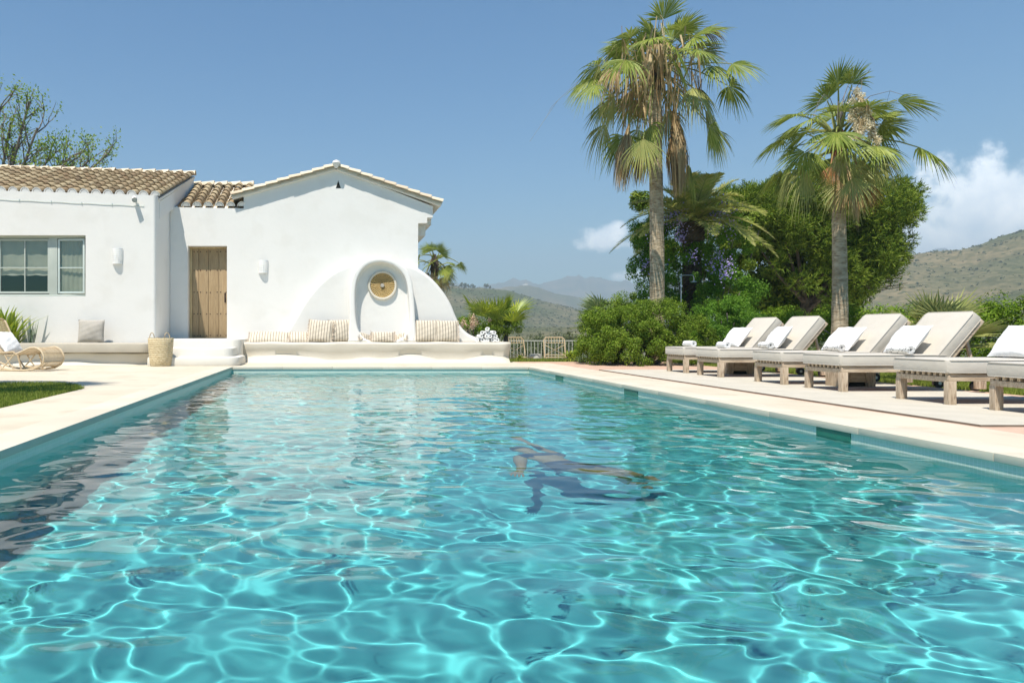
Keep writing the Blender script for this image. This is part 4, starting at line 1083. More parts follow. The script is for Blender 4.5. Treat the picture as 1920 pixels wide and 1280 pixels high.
# woven basket
bk = empty('woven_basket', Gp(301.5, 686), 0, 'tall round seagrass basket with two loop handles by the steps', 'basket')
mb = MB(); n = 48; prof = [(.0, .01), (.21, 0), (.225, .02), (.24, .15), (.255, .32), (.265, .48), (.27, .585), (.262, .60), (.25, .585), (.24, .4), (.22, .03), (0, .03)]
mb.grid([[(math.cos(2*PI*i/n)*r_*(1+.012*math.sin(i*.9+z*9)), math.sin(2*PI*i/n)*r_, z+.004*math.sin(i*1.3)) for i in range(n+1)] for r_, z in prof]); mb.build('body', 'basket', bk, smooth=True)
for s in (-1, 1):
    mb = MB(); mb.tube([(s*.16+s*.055*math.cos(a), -.19 if False else -.12+.02*math.sin(a*2), .57+.14*math.sin(a)) for a in [PI*i/10 for i in range(11)]], .010, 6); mb.build('handle', 'fringecloth' if False else 'rattan', bk, smooth=True)

# rattan rocking lounge chair
rc = empty('rattan_rocking_chair', Gp(40, 694), R(-14), 'low curved rattan lounge rocker with cane slats on the deck by the lawn', 'chair')
prof = [(-.62, .93), (-.60, .95), (-.52, .80), (-.43, .62), (-.33, .44), (-.22, .33), (-.08, .29), (.10, .31), (.26, .37), (.40, .43), (.54, .44), (.65, .38), (.71, .27), (.69, .16), (.60, .09), (.46, .07), (.32, .10)]
def cp(t, y, sh=1):
    x = t*(len(prof)-1); i = min(len(prof)-2, int(x)); a = Vector((prof[i][0], y, prof[i][1])); b = Vector((prof[i+1][0], y, prof[i+1][1])); return a.lerp(b, x-i)
W2 = .31
mb = MB()
for k in range(17):
    y = -W2+.03+(2*W2-.06)*k/16; mb.tube([cp(.06+.94*i/40, y) for i in range(41)], .006, 5)
mb.build('cane_slats', 'rattan', rc, smooth=True)
for s in (-1, 1):
    mb = MB(); mb.tube([cp(i/44, s*W2) for i in range(45)], .019, 8)
    mb.tube([(-.60, s*W2, .95)]+[(-.60, s*(W2-.0), .95)], .018, 6) if False else None
    # arm and rocker loops
    mb.tube([cp(.30, s*W2), (-.30, s*W2*1.04, .20), (-.18, s*W2*1.05, .05), (.02, s*W2*1.05, .022), (.30, s*W2*1.05, .02), (.52, s*W2*1.03, .05), cp(.93, s*W2)], .017, 8)
    mb.tube([(-.75, s*W2*1.05, .14), (-.55, s*W2*1.05, .065), (-.30, s*W2*1.05, .02), (0, s*W2*1.05, .017), (.3, s*W2*1.05, .018), (.50, s*W2*1.05, .04), (.66, s*W2*1.0, .12)], .017, 8)
    mb.tube([(-.75, s*W2*1.05, .14), (-.80, s*W2*1.04, .26), (-.72, s*W2*1.03, .36), (-.50, s*W2*1.05, .36), (-.20, s*W2*1.08, .34), (.06, s*W2*1.07, .36), (.16, s*W2*1.05, .30), (.20, s*W2*1.04, .18), (.24, s*W2*1.03, .03)], .016, 8)
    mb.tube([(-.12, s*W2*1.04, .30), (-.02, s*W2*1.05, .15), (.10, s*W2*1.05, .02)], .012, 6); mb.tube([(.10, s*W2*1.04, .33), (-.04, s*W2*1.05, .17), (-.20, s*W2*1.05, .03)], .012, 6)
    mb.build('side_frame', 'rattan', rc, smooth=True)
mb = MB(); hp = [(-.60, -W2+.0, .93)]+[(-.63-.0*math.sin(a), -W2+.08-.08*math.cos(a) if a < PI/2 else W2-.08+.08*abs(math.cos(a)), .95+.03*math.sin(a)) for a in [PI*i/8 for i in range(9)]]+[(-.60, W2, .93)]
mb.tube(hp, .019, 8)
for t in (.22, .45, .62, .8, 1.0): mb.tube([cp(t, -W2)-Vector((0, 0, .012)), cp(t, W2)-Vector((0, 0, .012))], .012, 6)
mb.build('cross_rails', 'rattan', rc, smooth=True)
def on_chair(x, y, z): return rc.location+Matrix.Rotation(R(-14), 3, 'Z') @ Vector((x, y, z))
o = pillow('cushion', on_chair(-.12, -.02, .325), .52, .50, .17, 'whitecloth', R(-36), R(-14+90), 'white square cushion lying against the back of the rattan chair', None, 12); 

# ================================================================== SUN LOUNGERS (local x: foot 0 -> head, y across)
LW = .70
def make_lounger(loc, label):
    root = empty('sun_lounger', loc, 0, label, 'sun lounger', 'sun loungers in a row beside the pool'); y0, y1 = -LW/2, LW/2
    mb = MB()
    for y in (y0, y1-.035):
        mb.box((.0, y, .235), (1.98, y+.035, .295))
    mb.box((-.002, y0+.036, .225), (.045, y1-.036, .278)); mb.box((1.93, y0+.036, .235), (1.965, y1-.036, .29)); mb.build('frame', 'teak', root, bevel=.004)
    mb = MB(); k = 0; y = y0+.02
    while y < y1-.03: mb.box((.006, y, .280), (1.28, y+.033, .312)); y += .0745
    mb.build('slats', 'teak', root)
    mb = MB(); mb.box((.05, y0+.04, .262), (1.26, y1-.04, .275)); mb.build('under_slats', 'redwood', root)
    for yy in (y0-.003, y1-.062):
        mb = MB(); mb.box((-.004, yy, 0), (.075, yy+.065, .234)); mb.build('leg', 'teakleg', root, bevel=.004)
    for yy in (y0+.01, y1-.06):
        mb = MB(); mb.box((1.66, yy, .03), (1.78, yy+.05, .234)); mb.build('leg', 'teakleg', root, bevel=.004)
    for yy in (y0+.064, y1-.096):
        w_ = empty('wheel', (1.70, yy+.016, .062)); w_.parent = root
        mb = MB(); mb.tube([(0, -.016, 0), (0, .016, 0)], .062, 20); mb.build('tyre', 'black', w_, smooth=True)
        mb = MB(); mb.tube([(0, -.019, 0), (0, .019, 0)], .022, 10); mb.build('rim', 'steel', w_, smooth=True)
    mb = MB(); mb.box((-.03, y0-.012, .313), (1.28, y1+.012, .452)); me = mb.build('mattress', 'canvas', root, bevel=.028)
    mb = MB()
    for z in (.452-.008, .313+.008): mb.tube([(1.27, y0-.013, z), (.01, y0-.015, z), (-.028, y0+.02, z), (-.031, y1-.02, z), (.01, y1+.015, z), (1.27, y1+.013, z)], .0045, 5)
    mb.build('piping', 'piping', me, smooth=True)
    # raised back
    L = .76; an = R(50); T = Matrix.Translation((1.22, 0, .30)) @ Matrix.Rotation(-an, 4, 'Y')
    mb = MB(); 
    for y in (y0+.0, y1-.04): mb.box((.02, y, -.05), (L, y+.04, -.0), T)
    for i in range(9): mb.box((.06+i*.078, y0+.041, -.03), (.11+i*.078, y1-.041, -.008), T)
    mb.build('back_frame', 'teak', root, bevel=.003)
    mb = MB(); mb.box((.035, y0-.012, .004), (L+.01, y1+.012, .142), T); bm_ = mb.build('back_cushion', 'canvas', root, bevel=.028)
    mb = MB()
    for z in (.012, .134): mb.tube([T @ Vector(p) for p in ((.06, y0-.013, z), (L-.03, y0-.015, z), (L+.012, y0+.02, z), (L+.012, y1-.02, z), (L-.03, y1+.015, z), (.06, y1+.013, z))], .0045, 5)
    mb.build('piping', 'piping', bm_, smooth=True)
    q0 = T @ Vector((.52, 0, -.05))
    for y in (y0+.10, y1-.13):
        mb = MB(); mb.box((0, 0, 0), (.36, .03, .03), Matrix.Translation((q0.x, y, q0.z)) @ Matrix.Rotation(R(76), 4, 'Y'))
        mb.build('back_prop', 'teak', root)
    return root
spots = [(13.42, 'farthest sun lounger, plain white towel on its foot end, beside the round green bush'),
         (12.22, 'second farthest lounger, rolled plain towel at its foot and spotted towel by its pillow'),
         (10.60, 'third farthest lounger, its raised back in front of the slim palm trunk'),
         (9.41, 'fourth farthest lounger, its raised back in front of the yellow green dwarf palm'),
         (7.82, 'second nearest lounger, its white pillow cut by the right edge of the picture'),
         (6.66, 'nearest sun lounger, only its foot end in the bottom right corner')]
lou = []
for i, (Y, lab) in enumerate(spots):
    if i == 0: l = make_lounger((6.17, Y, .010), lab)
    else: l = dup(lou[0]); l.location = (6.17+[0, -.02, .02, .01, 0, .0][i], Y, .010); l['label'] = lab
    l.rotation_euler = (0, 0, [0, R(.8), R(-.6), R(.5), 0, R(-.5)][i]); lou.append(l)
plabs = ['white pillow on the back of the farthest lounger', 'white pillow on the back of the second farthest lounger', 'white pillow on the lounger in front of the slim palm trunk', 'white pillow with ruffled edge on the lounger before the dwarf palm', 'white pillow on the back of the lounger cut by the right edge']
dys = [0, -.12, .03, .03, 0]
for i, lab in enumerate(plabs):
    Y = spots[i][0]; pillow('pillow', (7.16, Y+.05+dys[i]*.3, .470), .54, .43, .15, 'whitecloth', R(-38+[0, 3, -2, 2, 0][i]), R(-90+[5, -8, 3, -4, 6][i]), lab, 'white pillows on the sun loungers', 20+i, cat='pillow')
for (x, Y, lab, m_, L_, s_) in ((6.42, 13.42, 'plain white rolled towel on the foot of the farthest lounger', 'whitecloth', .26, 1), (6.40, 12.22, 'plain white rolled towel on the foot of the second farthest lounger', 'whitecloth', .24, 2),
                       (6.98, 12.02, 'spotted rolled towel beside the pillow of the second farthest lounger', 'spotted', .3, 3), (6.98, 10.38, 'spotted rolled towel beside the pillow of the lounger before the slim palm', 'spotted', .3, 4),
                       (6.98, 9.17, 'spotted rolled towel beside the pillow of the lounger before the dwarf palm', 'spotted', .3, 5)):
    towel((x, Y, .463), L_, .062, R(90)+random.gauss(0, .15), m_, lab, 'rolled towels on the sun loungers', s_)

def side_table(loc, lab):
    root = empty('side_table', loc, 0, lab, 'side table', 'low wooden side tables between the loungers')
    mb = MB(); mb.box((-.24, -.15, .30), (.24, .15, .33)); mb.build('table_top', 'teak', root, bevel=.003)
    for s in (-1, 1):
        mb = MB(); mb.box((-.21, s*.13-.012, .06), (.21, s*.13+.012, .299)); mb.build('apron', 'teak', root, bevel=.003)
    for sx in (-1, 1):
        mb = MB(); mb.prism([(sx*.23, 0), (sx*.13, 0), (sx*.09, .21), (sx*.20, .298), (sx*.23, .298)], lambda p: (p[0], -.155, p[1]), lambda p: (p[0], .155, p[1])); mb.build('leg', 'teakleg', root, bevel=.003)
    mb = MB(); mb.box((-.10, -.11, .012), (.14, .11, .13)); mb.build('lower_box', 'dark', root)
    return root
t1 = side_table((6.93, 12.82, .010), 'low wooden side table between the two farthest loungers')
t2 = dup(t1); t2.location = (6.95, 10.02, .010); t2['label'] = 'low wooden side table between the third and fourth farthest loungers'

# ================================================================== VEGETATION
random.seed(21)
# tall fan palm: two heads close together, lots of dead leaf and fruit strands
def strands(root, top, n=70, key='palmdead', rad=.9, zr=(-.3, 1.5), L=(.5, 1.3)):
    q = []
    for i in range(n):
        a = random.uniform(0, 2*PI); r_ = rad*random.uniform(.2, 1); p = top+Vector((math.cos(a)*r_, math.sin(a)*r_, random.uniform(*zr))); l = random.uniform(*L); w = Vector((math.cos(a+1.5), math.sin(a+1.5), 0))*random.uniform(.008, .028)
        o = Vector((random.gauss(0, .12), random.gauss(0, .12), 0)); m_ = p+o*.6-Vector((0, 0, l*.5)); e = p+o-Vector((0, 0, l))
        q.append((p-w, p+w, m_+w*.9, m_-w*.9)); q.append((m_-w*.9, m_+w*.9, e+w*.2, e-w*.2))
    return q
def stalks(root, top, n, L, key='branch', up=(45, 80), r=.012, name='flower_stalks', droop=1.2, pos=(0, 0, .3)):
    mb = MB()
    for i in range(n):
        a = random.uniform(0, 2*PI); el = R(random.uniform(*up)); d = Vector((math.cos(a)*math.cos(el), math.sin(a)*math.cos(el), math.sin(el))); h = Vector((math.cos(a), math.sin(a), 0)); l = L*random.uniform(.7, 1.15)
        pts = [top+Vector(pos)+d*l*t+Vector((0, 0, -droop*l*t**3))+h*.25*l*t**2 for t in (0, .2, .4, .6, .8, 1)]
        mb.tube(pts, [r, r*.9, r*.8, r*.6, r*.45, r*.3], 5)
        for k in range(3):
            p = pts[2+k]; e = Vector((random.gauss(0, .12), random.gauss(0, .12), -.25)); mb.tube([p, p+e*.6, p+e+Vector((0, 0, -.1))], [r*.4, r*.3, r*.2], 4)
    mb.build(name, key, root, smooth=True)
def tall_extra(root, top):
    q = strands(root, top, 190, rad=1.5, zr=(-.5, .9), L=(.4, 1.3)); q += strands(root, top, 150, rad=1.2, zr=(-.9, .5), L=(.3, .9)); quads('dead_fronds', arr(q), 'palmdead', root)
    stalks(root, top, 12, 2.2, 'palmdead', (10, 55), .008, droop=.9)
    # folded dead leaves hanging in bundles beside the trunk
    for (dx, dy, n, z0, L) in ((.42, -.25, 34, -1.3, 1.9), (.60, -.05, 16, -1.2, 1.8), (-.98, -.3, 22, -1.6, 1.45), (-.55, -.35, 16, -1.9, 1.0)):
        q = []
        for i in range(n*5):
            a = random.uniform(0, 2*PI); r_ = .17*random.random()**.5; p = top+Vector((dx*.8, dy, z0+random.uniform(-.1, .25))); e = top+Vector((dx+math.cos(a)*r_*1.1, dy+math.sin(a)*r_, z0-L*random.uniform(.6, 1))); w = Vector((math.cos(a+1.3), math.sin(a+1.3), 0))*.018; m_ = p.lerp(e, .55)+Vector((math.cos(a), math.sin(a), 0))*r_*.8
            q += [(p-w*.5, p+w*.5, m_+w, m_-w), (m_-w, m_+w, e+w*.2, e-w*.2)]
        quads('dead_leaf_bundle', arr(q), 'palmdead', root)
YT = 18.4
b = P(1231, 612, YT); b.z = 0
fan_palm('tall_fan_palm', b, wz(135, YT), .185, .15,
         [(14, 42, 88, 1.15, .82, .3, 'palm', None), (14, 10, 52, 1.4, .80, .45, 'palm', None), (12, -8, 18, 1.45, .80, .7, 'palm', None), (8, -48, -18, 1.55, .85, 1.0, 'palmpale', None), (5, -66, -38, 1.7, .85, 1.0, 'palm', None), (6, 10, 50, 1.1, .6, 1.5, 'palmdead', None)],
         'tallest fan palm, crown touching the top edge, brown dead leaves beside its trunk', lean=(-.02, 0), extra=tall_extra)
def slim_extra(root, top):
    # cream flower plumes hanging in front of the crown, bare stalks, rust red leaf
    mb = MB(); pts = []
    for (dx, z0, z1) in ((.0, .78, .05), (.10, .6, -.25), (-.12, .45, -.15)):
        p = [top+Vector((dx*.4, -.45, z0)), top+Vector((dx, -.80, (z0+z1)/2)), top+Vector((dx*1.4, -.80, z1))]; mb.tube(p, [.02, .03, .015], 6)
        for k in range(7):
            t = k/6; c = p[0].lerp(p[2], t)+Vector((random.gauss(0, .05), -.05, 0)); pts.append(c)
    mb.build('flower_stem', 'palmdead', root, smooth=True)
    c = np.repeat(np.array([tuple(v) for v in pts]), 130, 0); e = rng.normal(0, .036, c.shape)*np.array([1, .8, 1.3]); quads('flower_plumes', leafquads(c+e, e, .075, .3), 'plume', root)
    stalks(root, top, 3, 1.35, 'branch', (62, 80), .014, droop=.1)
    stalks(root, top, 3, 1.6, 'branch', (40, 60), .008, 'thin_arching_stalks', droop=.9)
M['plume'] = leafmat('cream palm plume', [(.78, .70, .54), (.86, .80, .66)], .4, .02)
YS = 14.9; b = P(1573, 625, YS); b.z = 0
fan_palm('slim_fan_palm', b, wz(262, YS), .155, .115,
         [(13, 42, 88, .98, .70, .3, 'palm', None), (12, 12, 50, 1.1, .70, .4, 'palm', None), (8, -14, 12, 1.1, .66, .6, 'palm', None), (7, -48, -15, 1.0, .62, .9, 'palmpale', (R(150), R(390))), (2, -80, -70, .55, .85, .5, 'palmpale', (R(265), R(280))), (1, -70, -55, .85, .5, .5, 'palmrust', (R(315), R(335))), (1, -70, -60, .8, .42, .5, 'palmrust', (R(205), R(225))), (3, -78, -60, .75, .5, 1.1, 'palmdead', (R(190), R(290)))],
         'slim fan palm behind the loungers with cream flower plumes and a rust red leaf', extra=slim_extra)
# palm behind the villa's right edge
YB2 = 27.0; b = P(815, 620, YB2); b.z = -.4
root = fan_palm('small_fan_palm', b, wz(492, YB2), .16, .13,
         [(6, 40, 85, .55, .50, .25, 'palm', None), (9, 0, 40, .7, .50, .4, 'palm', None), (6, -50, -5, .6, .45, .8, 'palmpale', None), (3, -60, -30, .5, .5, 1, 'palmdead', None)],
         'small fan palm showing behind the right edge of the villa')
# palm that stands left of the frame and throws its leaf shadow on the deck
fan_palm('fan_palm_by_lawn', Vector((-5.9, 8.1, -.03)), 4.9, .17, .13, [(7, 10, 70, .9, .85, .4, 'palm', None), (8, -30, 10, 1.0, .85, .8, 'palm', None)], 'fan palm just left of the lawn whose leaves shade the deck corner')

# date palm
def date_palm():
    Y = 20.0; b = P(1296, 620, Y); b.z = -.4; root = empty('date_palm', b, 0, 'date palm with shaggy dark trunk and feathery fronds behind the purple flowering tree', 'palm tree')
    top = Vector((.03, 0, wz(418, Y)+.4)); mb = MB(); n = 60; seg = 16; rows = []
    for i in range(n+1):
        t = i/n; r_ = .24-.05*t+(.07 if t > .88 else 0); rows.append([(top.x*t+math.cos(2*PI*k/seg)*r_*(1+.16*((k+i) % 2)+.06*random.random()), math.sin(2*PI*k/seg)*r_*(1+.16*((k+i) % 2)), top.z*t) for k in range(seg)]); rows[-1].append(rows[-1][0])
    mb.grid(rows); mb.build('trunk', 'roughtrunk', root)
    q = []; tb = MB()
    for i in range(50):
        a = 2*PI*i*.381966; el = R(84-88*(i/50)**.95); d = Vector((math.cos(a)*math.cos(el), math.sin(a)*math.cos(el), math.sin(el)))
        pinnate(top+Vector((math.cos(a)*.1, math.sin(a)*.1, .05)), d, random.uniform(1.7, 2.15), 74, .015, random.uniform(.25, .6), q, tb)
    quads('crown', arr(q), 'datepalm', root); tb.build('leaf_stalks', 'palmpale', root, smooth=True)
date_palm()

# stone pine: dome of tufted clumps over dark hollows
def pine():
    Y = 24.0; rs = np.random.default_rng(31); b = P(1500, 620, Y); b.z = -.4; root = empty('stone_pine', b, 0, 'big bushy pine with dark hollows rising behind the loungers', 'tree')
    ba = np.array(b); clumps = []
    # outline of the crown in photo pixels -> discs of clumps at several depths
    lobes = [(1490, 400, 60), (1440, 385, 52), (1545, 372, 52), (1600, 365, 50), (1650, 380, 48), (1692, 372, 28), (1700, 395, 22), (1660, 430, 45), (1600, 430, 60), (1540, 440, 55), (1620, 485, 50), (1570, 500, 42), (1650, 470, 38), (1605, 530, 34), (1415, 400, 42), (1420, 455, 18), (1455, 500, 16), (1500, 530, 24), (1560, 560, 22), (1395, 545, 14), (1475, 455, 26), (1630, 520, 22), (1380, 380, 34)]
    for (px, py, pr) in lobes:
        r_ = pr*Y/F0
        for dY in (-.9, .3, 1.3):
            sc2 = 1 if dY > -.5 else .8
            c = P(px+random.gauss(0, 4), py+random.gauss(0, 4), Y+dY*1.0); clumps.append((np.array(c)-ba, r_*sc2))
    P_, N_ = [], []
    for c, r_ in clumps:
        k = int(900*(r_/.8)**2); e = U(rs.normal(0, 1, (12, 3))); cs = c+e*r_*rs.uniform(.55, .95, (12, 1)); j = rs.integers(0, 12, k)
        f = U(rs.normal(0, 1, (k, 3))+e[j]*.5+np.array([0, 0, .25])); P_.append(cs[j]+f*rs.uniform(.10, .34, (k, 1))*(.6+.5*r_)); N_.append(f)
    p = np.concatenate(P_); nr = np.concatenate(N_)
    quads('needles', needles(p, nr, .15, .020, 4), 'pine', root)
    bp_, bn_ = [], []
    for (px, py, Yb, rx, rz, k) in ((1520, 470, 25.2, 1.7, 1.5, 9000), (1430, 520, 25.0, 1.0, 1.2, 6000), (1610, 450, 25.2, 1.3, 1.0, 5000), (1450, 590, 25.0, 1.3, .7, 5000), (1560, 560, 24.9, .9, .6, 3000)):
        c = np.array(P(px, py, Yb))-ba; a_, b_ = blob_points(c, (rx, .45, rz), k, 40, .3, rs, -1); bp_.append(a_); bn_.append(b_)
    quads('needles', leafquads(np.concatenate(bp_), np.concatenate(bn_), .20, .5), 'pine', root)
    mb = MB()
    mb.tube([(0, 0, 0), (.1, 0, 1.2), (.25, .1, 2.2)], [.22, .19, .13], 9)
    for c, r_ in clumps[::5]:
        v = Vector(c); mb.tube([(.2, .05, 1.6+random.random()*.8), Vector((.2, 0, 2.0)).lerp(v, .55)+Vector((0, 0, -.15)), v], [.07, .045, .015], 6)
    # bare twigs under the right side
    for k in range(10):
        a = Vector(P(1600+k*4, 520+k*3, Y-.6))-b; mb.tube([a, a+Vector((.5, 0, .1)), a+Vector((.95+random.random()*.3, 0, .25+random.gauss(0, .12)))], [.02, .014, .006], 5)
    mb.build('trunk', 'roughtrunk', root, smooth=True)
    c = np.array([tuple(P(1672+random.gauss(0, 11), 512+random.gauss(0, 12), Y-.6)-b) for i in range(140)]); quads('needles', needles(c, U(rs.normal(0, 1, c.shape)), .14, .02, 5), 'pine', root)
pine()

def pt(px, py, Y, rx, ry, rz): v = P(px, py, Y); return (v.x, v.y, v.z, rx, ry, rz)
# jacaranda with purple flowers, a loose mass around the date palm
shrub('jacaranda', [pt(1255, 470, 20.4, 1.0, .7, .85), pt(1345, 455, 20.2, .95, .7, .9), pt(1300, 520, 19.6, 1.2, .6, .8), pt(1370, 545, 19.0, .75, .6, .6), pt(1215, 440, 20.8, .5, .5, .55), pt(1385, 590, 18.4, .6, .5, .45), pt(1240, 560, 19.6, .8, .5, .6), pt(1205, 500, 20.6, .35, .4, .5)],
      52000, .062, 'jaca', 'leafy jacaranda dotted with purple blossom around the date palm', 'tree', 240, .20, (P(1300, 620, 20).x, 20, -.4), asp=.45, stems=14, seed=3, flower=('purple', [(1322, 408, 1.6), (1350, 412, 1.8), (1341, 389, 1), (1255, 421, .7), (1274, 438, .9), (1240, 405, .8), (1261, 458, .7), (1283, 481, .6), (1330, 470, .4), (1349, 490, .9), (1317, 492, .7), (1192, 490, .8), (1213, 502, .7), (1339, 518, .8), (1206, 432, .8), (1280, 402, .7), (1375, 372, .9), (1226, 404, .6)], .055, .27), zmin=-.9)
shrub('pine_behind_palms', [pt(1205, 410, 22.5, .55, .5, .7), pt(1225, 470, 22.5, .6, .5, .8), pt(1350, 420, 22.8, .8, .5, .7), pt(1400, 450, 22.6, .8, .6, 1.1), pt(1290, 520, 22.6, 1.2, .5, 1.2), pt(1420, 560, 25.8, 1.6, .4, 1.3), pt(1500, 560, 26.2, 1.4, .4, 1.2), pt(1440, 480, 26.0, 1.2, .4, 1.0)],
      52000, .12, 'pine', 'olive green conifer showing between and behind the two palm trunks', 'tree', 120, .25, (P(1300, 620, 22.6).x, 22.6, -.4), asp=.3, stems=8, seed=4, zmin=-.9)
# big round bush in front
shrub('round_bush', [pt(1160, 622, 16.6, .95, .75, .62), pt(1235, 625, 16.7, .9, .85, .72), pt(1290, 640, 16.6, .65, .75, .55), pt(1125, 640, 17.0, .55, .7, .5), pt(1195, 655, 16.3, 1.1, .62, .45), pt(1200, 605, 17.6, 1.1, .7, .7), pt(1120, 625, 17.9, .5, .5, .6), pt(1150, 668, 16.5, .6, .45, .28), pt(1262, 668, 16.25, .7, .40, .3), pt(1120, 662, 17.0, .45, .5, .35), pt(1215, 660, 16.2, 1.15, .5, .42), pt(1180, 640, 16.6, 1.1, .7, .6)],
      110000, .040, 'bush', 'broad dense round green bush at the foot of the tallest palm', 'bush', 360, .150, (P(1200, 620, 16.9).x, 16.9, -.01), asp=.5, stems=16, seed=5, zmin=-.5)
shrub('dark_bush', [pt(1355, 600, 17.4, .7, .6, .55), pt(1400, 615, 17.2, .5, .5, .45), pt(1330, 640, 17.0, .5, .5, .4)], 20000, .045, 'jaca', 'darker bush between the round bush and the farthest lounger', 'bush', 110, .13, (P(1360, 620, 17.3).x, 17.3, -.01), stems=8, seed=6)
# hedge along the right side
hb = []
for i in range(12):
    Yh = 8.4+i*1.05; hb.append((10.75+.15*math.sin(i*1.7), Yh, .60, .62, .72, .64+.06*math.sin(i*2.3)))
hb += [(10.2+i*.8, 19.6+.2*math.sin(i), .45, .75, .6, .6) for i in range(4)]
shrub('hedge', hb, 135000, .045, 'hedge', 'long clipped green hedge running behind all the sun loungers', 'hedge', 620, .18, (10.75, 13.5, -.02), stems=24, seed=7, zmin=-.6)
# dwarf palms
fan_shrub('dwarf_palm', (P(1760, 620, 11.2).x, 11.2, .35), 18, .62, .52, 'palmpale', 'yellow green dwarf fan palm rising from the hedge behind the loungers', spread=(25, 85))
fan_shrub('dwarf_palm', (P(1142, 620, 18.4).x, 18.4, .80), 20, .62, .58, 'greypalm', 'grey green dwarf fan palm rising behind the round bush', spread=(10, 85))
o = fan_shrub('dwarf_palm', (P(932, 620, 19.9).x, 19.9, .25), 13, 1.15, .62, 'strap', 'bright yellow green young palm behind the rolled towels', spread=(50, 88), droop=.1)
shrub('oleander', [pt(880, 610, 19.8, .32, .4, .30), pt(905, 622, 19.8, .3, .4, .22)], 5200, .055, 'hedge', 'dry oleander with faded pinkish flowers by the right end of the arch', 'bush', 40, .12, (P(885, 620, 19.8).x, 19.8, -.02), asp=.28, stems=8, seed=8, flower=('pinkish', [(866+random.gauss(8, 12), 598+random.gauss(0, 9), .4) for _ in range(26)], .035, .12))
shrub('leafy_bush', [pt(940, 608, 20.2, .45, .4, .42), pt(925, 628, 20.0, .4, .3, .3), pt(958, 618, 20.1, .28, .3, .35)], 9000, .07, 'bush', 'bush of long narrow leaves under the young palm behind the towels', 'bush', 60, .13, (P(940, 620, 20.1).x, 20.1, -.02), asp=.22, stems=10, seed=9)
strap_plant('spider_plant', (P(975, 672, 18.9).x, 18.9, -.02), 70, .30, .03, 'strap', 'low yellow green tufted plant at the corner of the plaster bench', 'plant', .8)
strap_plant('striped_grass', (P(1072, 672, 18.6).x, 18.6, -.02), 110, .55, .035, 'strap', 'pale striped long-leaved plant left of the round bush', 'plant', .8)
strap_plant('striped_grass', (P(1095, 672, 17.6).x, 17.7, -.02), 60, .42, .03, 'agave', 'grey green strappy plant tucked against the left foot of the round bush', 'plant', .8)
strap_plant('yucca', (P(1462, 620, 16.0).x, 16.0, .25), 60, .65, .035, 'agave', 'spiky grey green yucca between the two farthest raised lounger backs', 'plant', .6, .1)
strap_plant('spiky_plant', (P(1660, 640, 11.9).x, 10.9, .0), 50, .5, .03, 'agave', 'small spiky plant behind the lounger before the dwarf palm', 'plant', .8, .15)
strap_plant('ginger_plant', (wx(4, 17.0), 17.0, .0), 190, 1.75, .085, 'strap', 'yellow green leafy clump under the window behind the rattan chair', 'plant', .38, .30)
strap_plant('snake_plant', (wx(58, 17.1), 17.1, .4), 9, .72, .035, 'agave', 'few upright grey green blades beside the leafy clump', 'plant', .35, .08)

# bare-branched tree behind the roofs at the left
def tree_left():
    Y = 27.0; b = P(-40, 620, Y); b.z = -.02; root = empty('sparse_tree', b, 0, 'sparse twiggy tree rising behind the tiled roof at the left', 'tree'); mb = MB(); tips = []
    def grow(p, d, L, r_, lev):
        n = 4; pts = [p]; dd = d.copy()
        for i in range(n):
            dd = (dd+Vector((random.gauss(0, .16), random.gauss(0, .16), random.gauss(.05, .10)))).normalized(); pts.append(pts[-1]+dd*L/n)
        mb.tube(pts, [r_*(1-.45*i/n) for i in range(n+1)], 6 if lev < 2 else 4, cap=False)
        if lev >= 4: tips.append(pts[-1]); tips.append(pts[-2]); return
        for k in range(3 if lev else 6):
            i = random.choice((2, 3, 4)); q = (dd+Vector((random.gauss(0, .62), random.gauss(0, .62), random.gauss(.12, .34)))).normalized(); grow(pts[i], q, L*random.uniform(.58, .8), r_*.52, lev+1)
        tips.append(pts[-1])
    grow(Vector((0, 0, 0)), Vector((.05, 0, 1)), 3.6, .20, 0)
    for (px, py, ln) in ((40, 300, 1.4), (70, 240, 1.5), (120, 300, 1.5), (20, 230, 1.5), (165, 302, 1.2), (55, 190, 1.2), (0, 200, 1.5), (95, 290, 1.3), (205, 285, 1.0), (30, 270, 1.4), (140, 305, 1.2)):
        e = P(px, py, Y+random.uniform(-1, 1))-b; s0 = Vector((.2, 0, 3.6)); m_ = s0.lerp(e, .55)+Vector((0, 0, -.3)); mb.tube([s0, m_, e], [.10, .06, .035], 6)
        for k in range(6): grow(m_.lerp(e, .4+.6*random.random()), ((e-m_).normalized()+Vector((random.gauss(0, .5), random.gauss(0, .5), random.gauss(.25, .3)))).normalized(), ln*.6, .028, 3)
    mb.build('trunk', 'branch', root, smooth=True)
    t = np.array([tuple(v) for v in tips]); keep = rng.random(len(t)) < .8; t = t[keep]
    c = np.repeat(t, 9, 0); e = rng.normal(0, .13, c.shape); quads('foliage', leafquads(c+e, e, .11, .5), 'treeleaf', root)
tree_left()
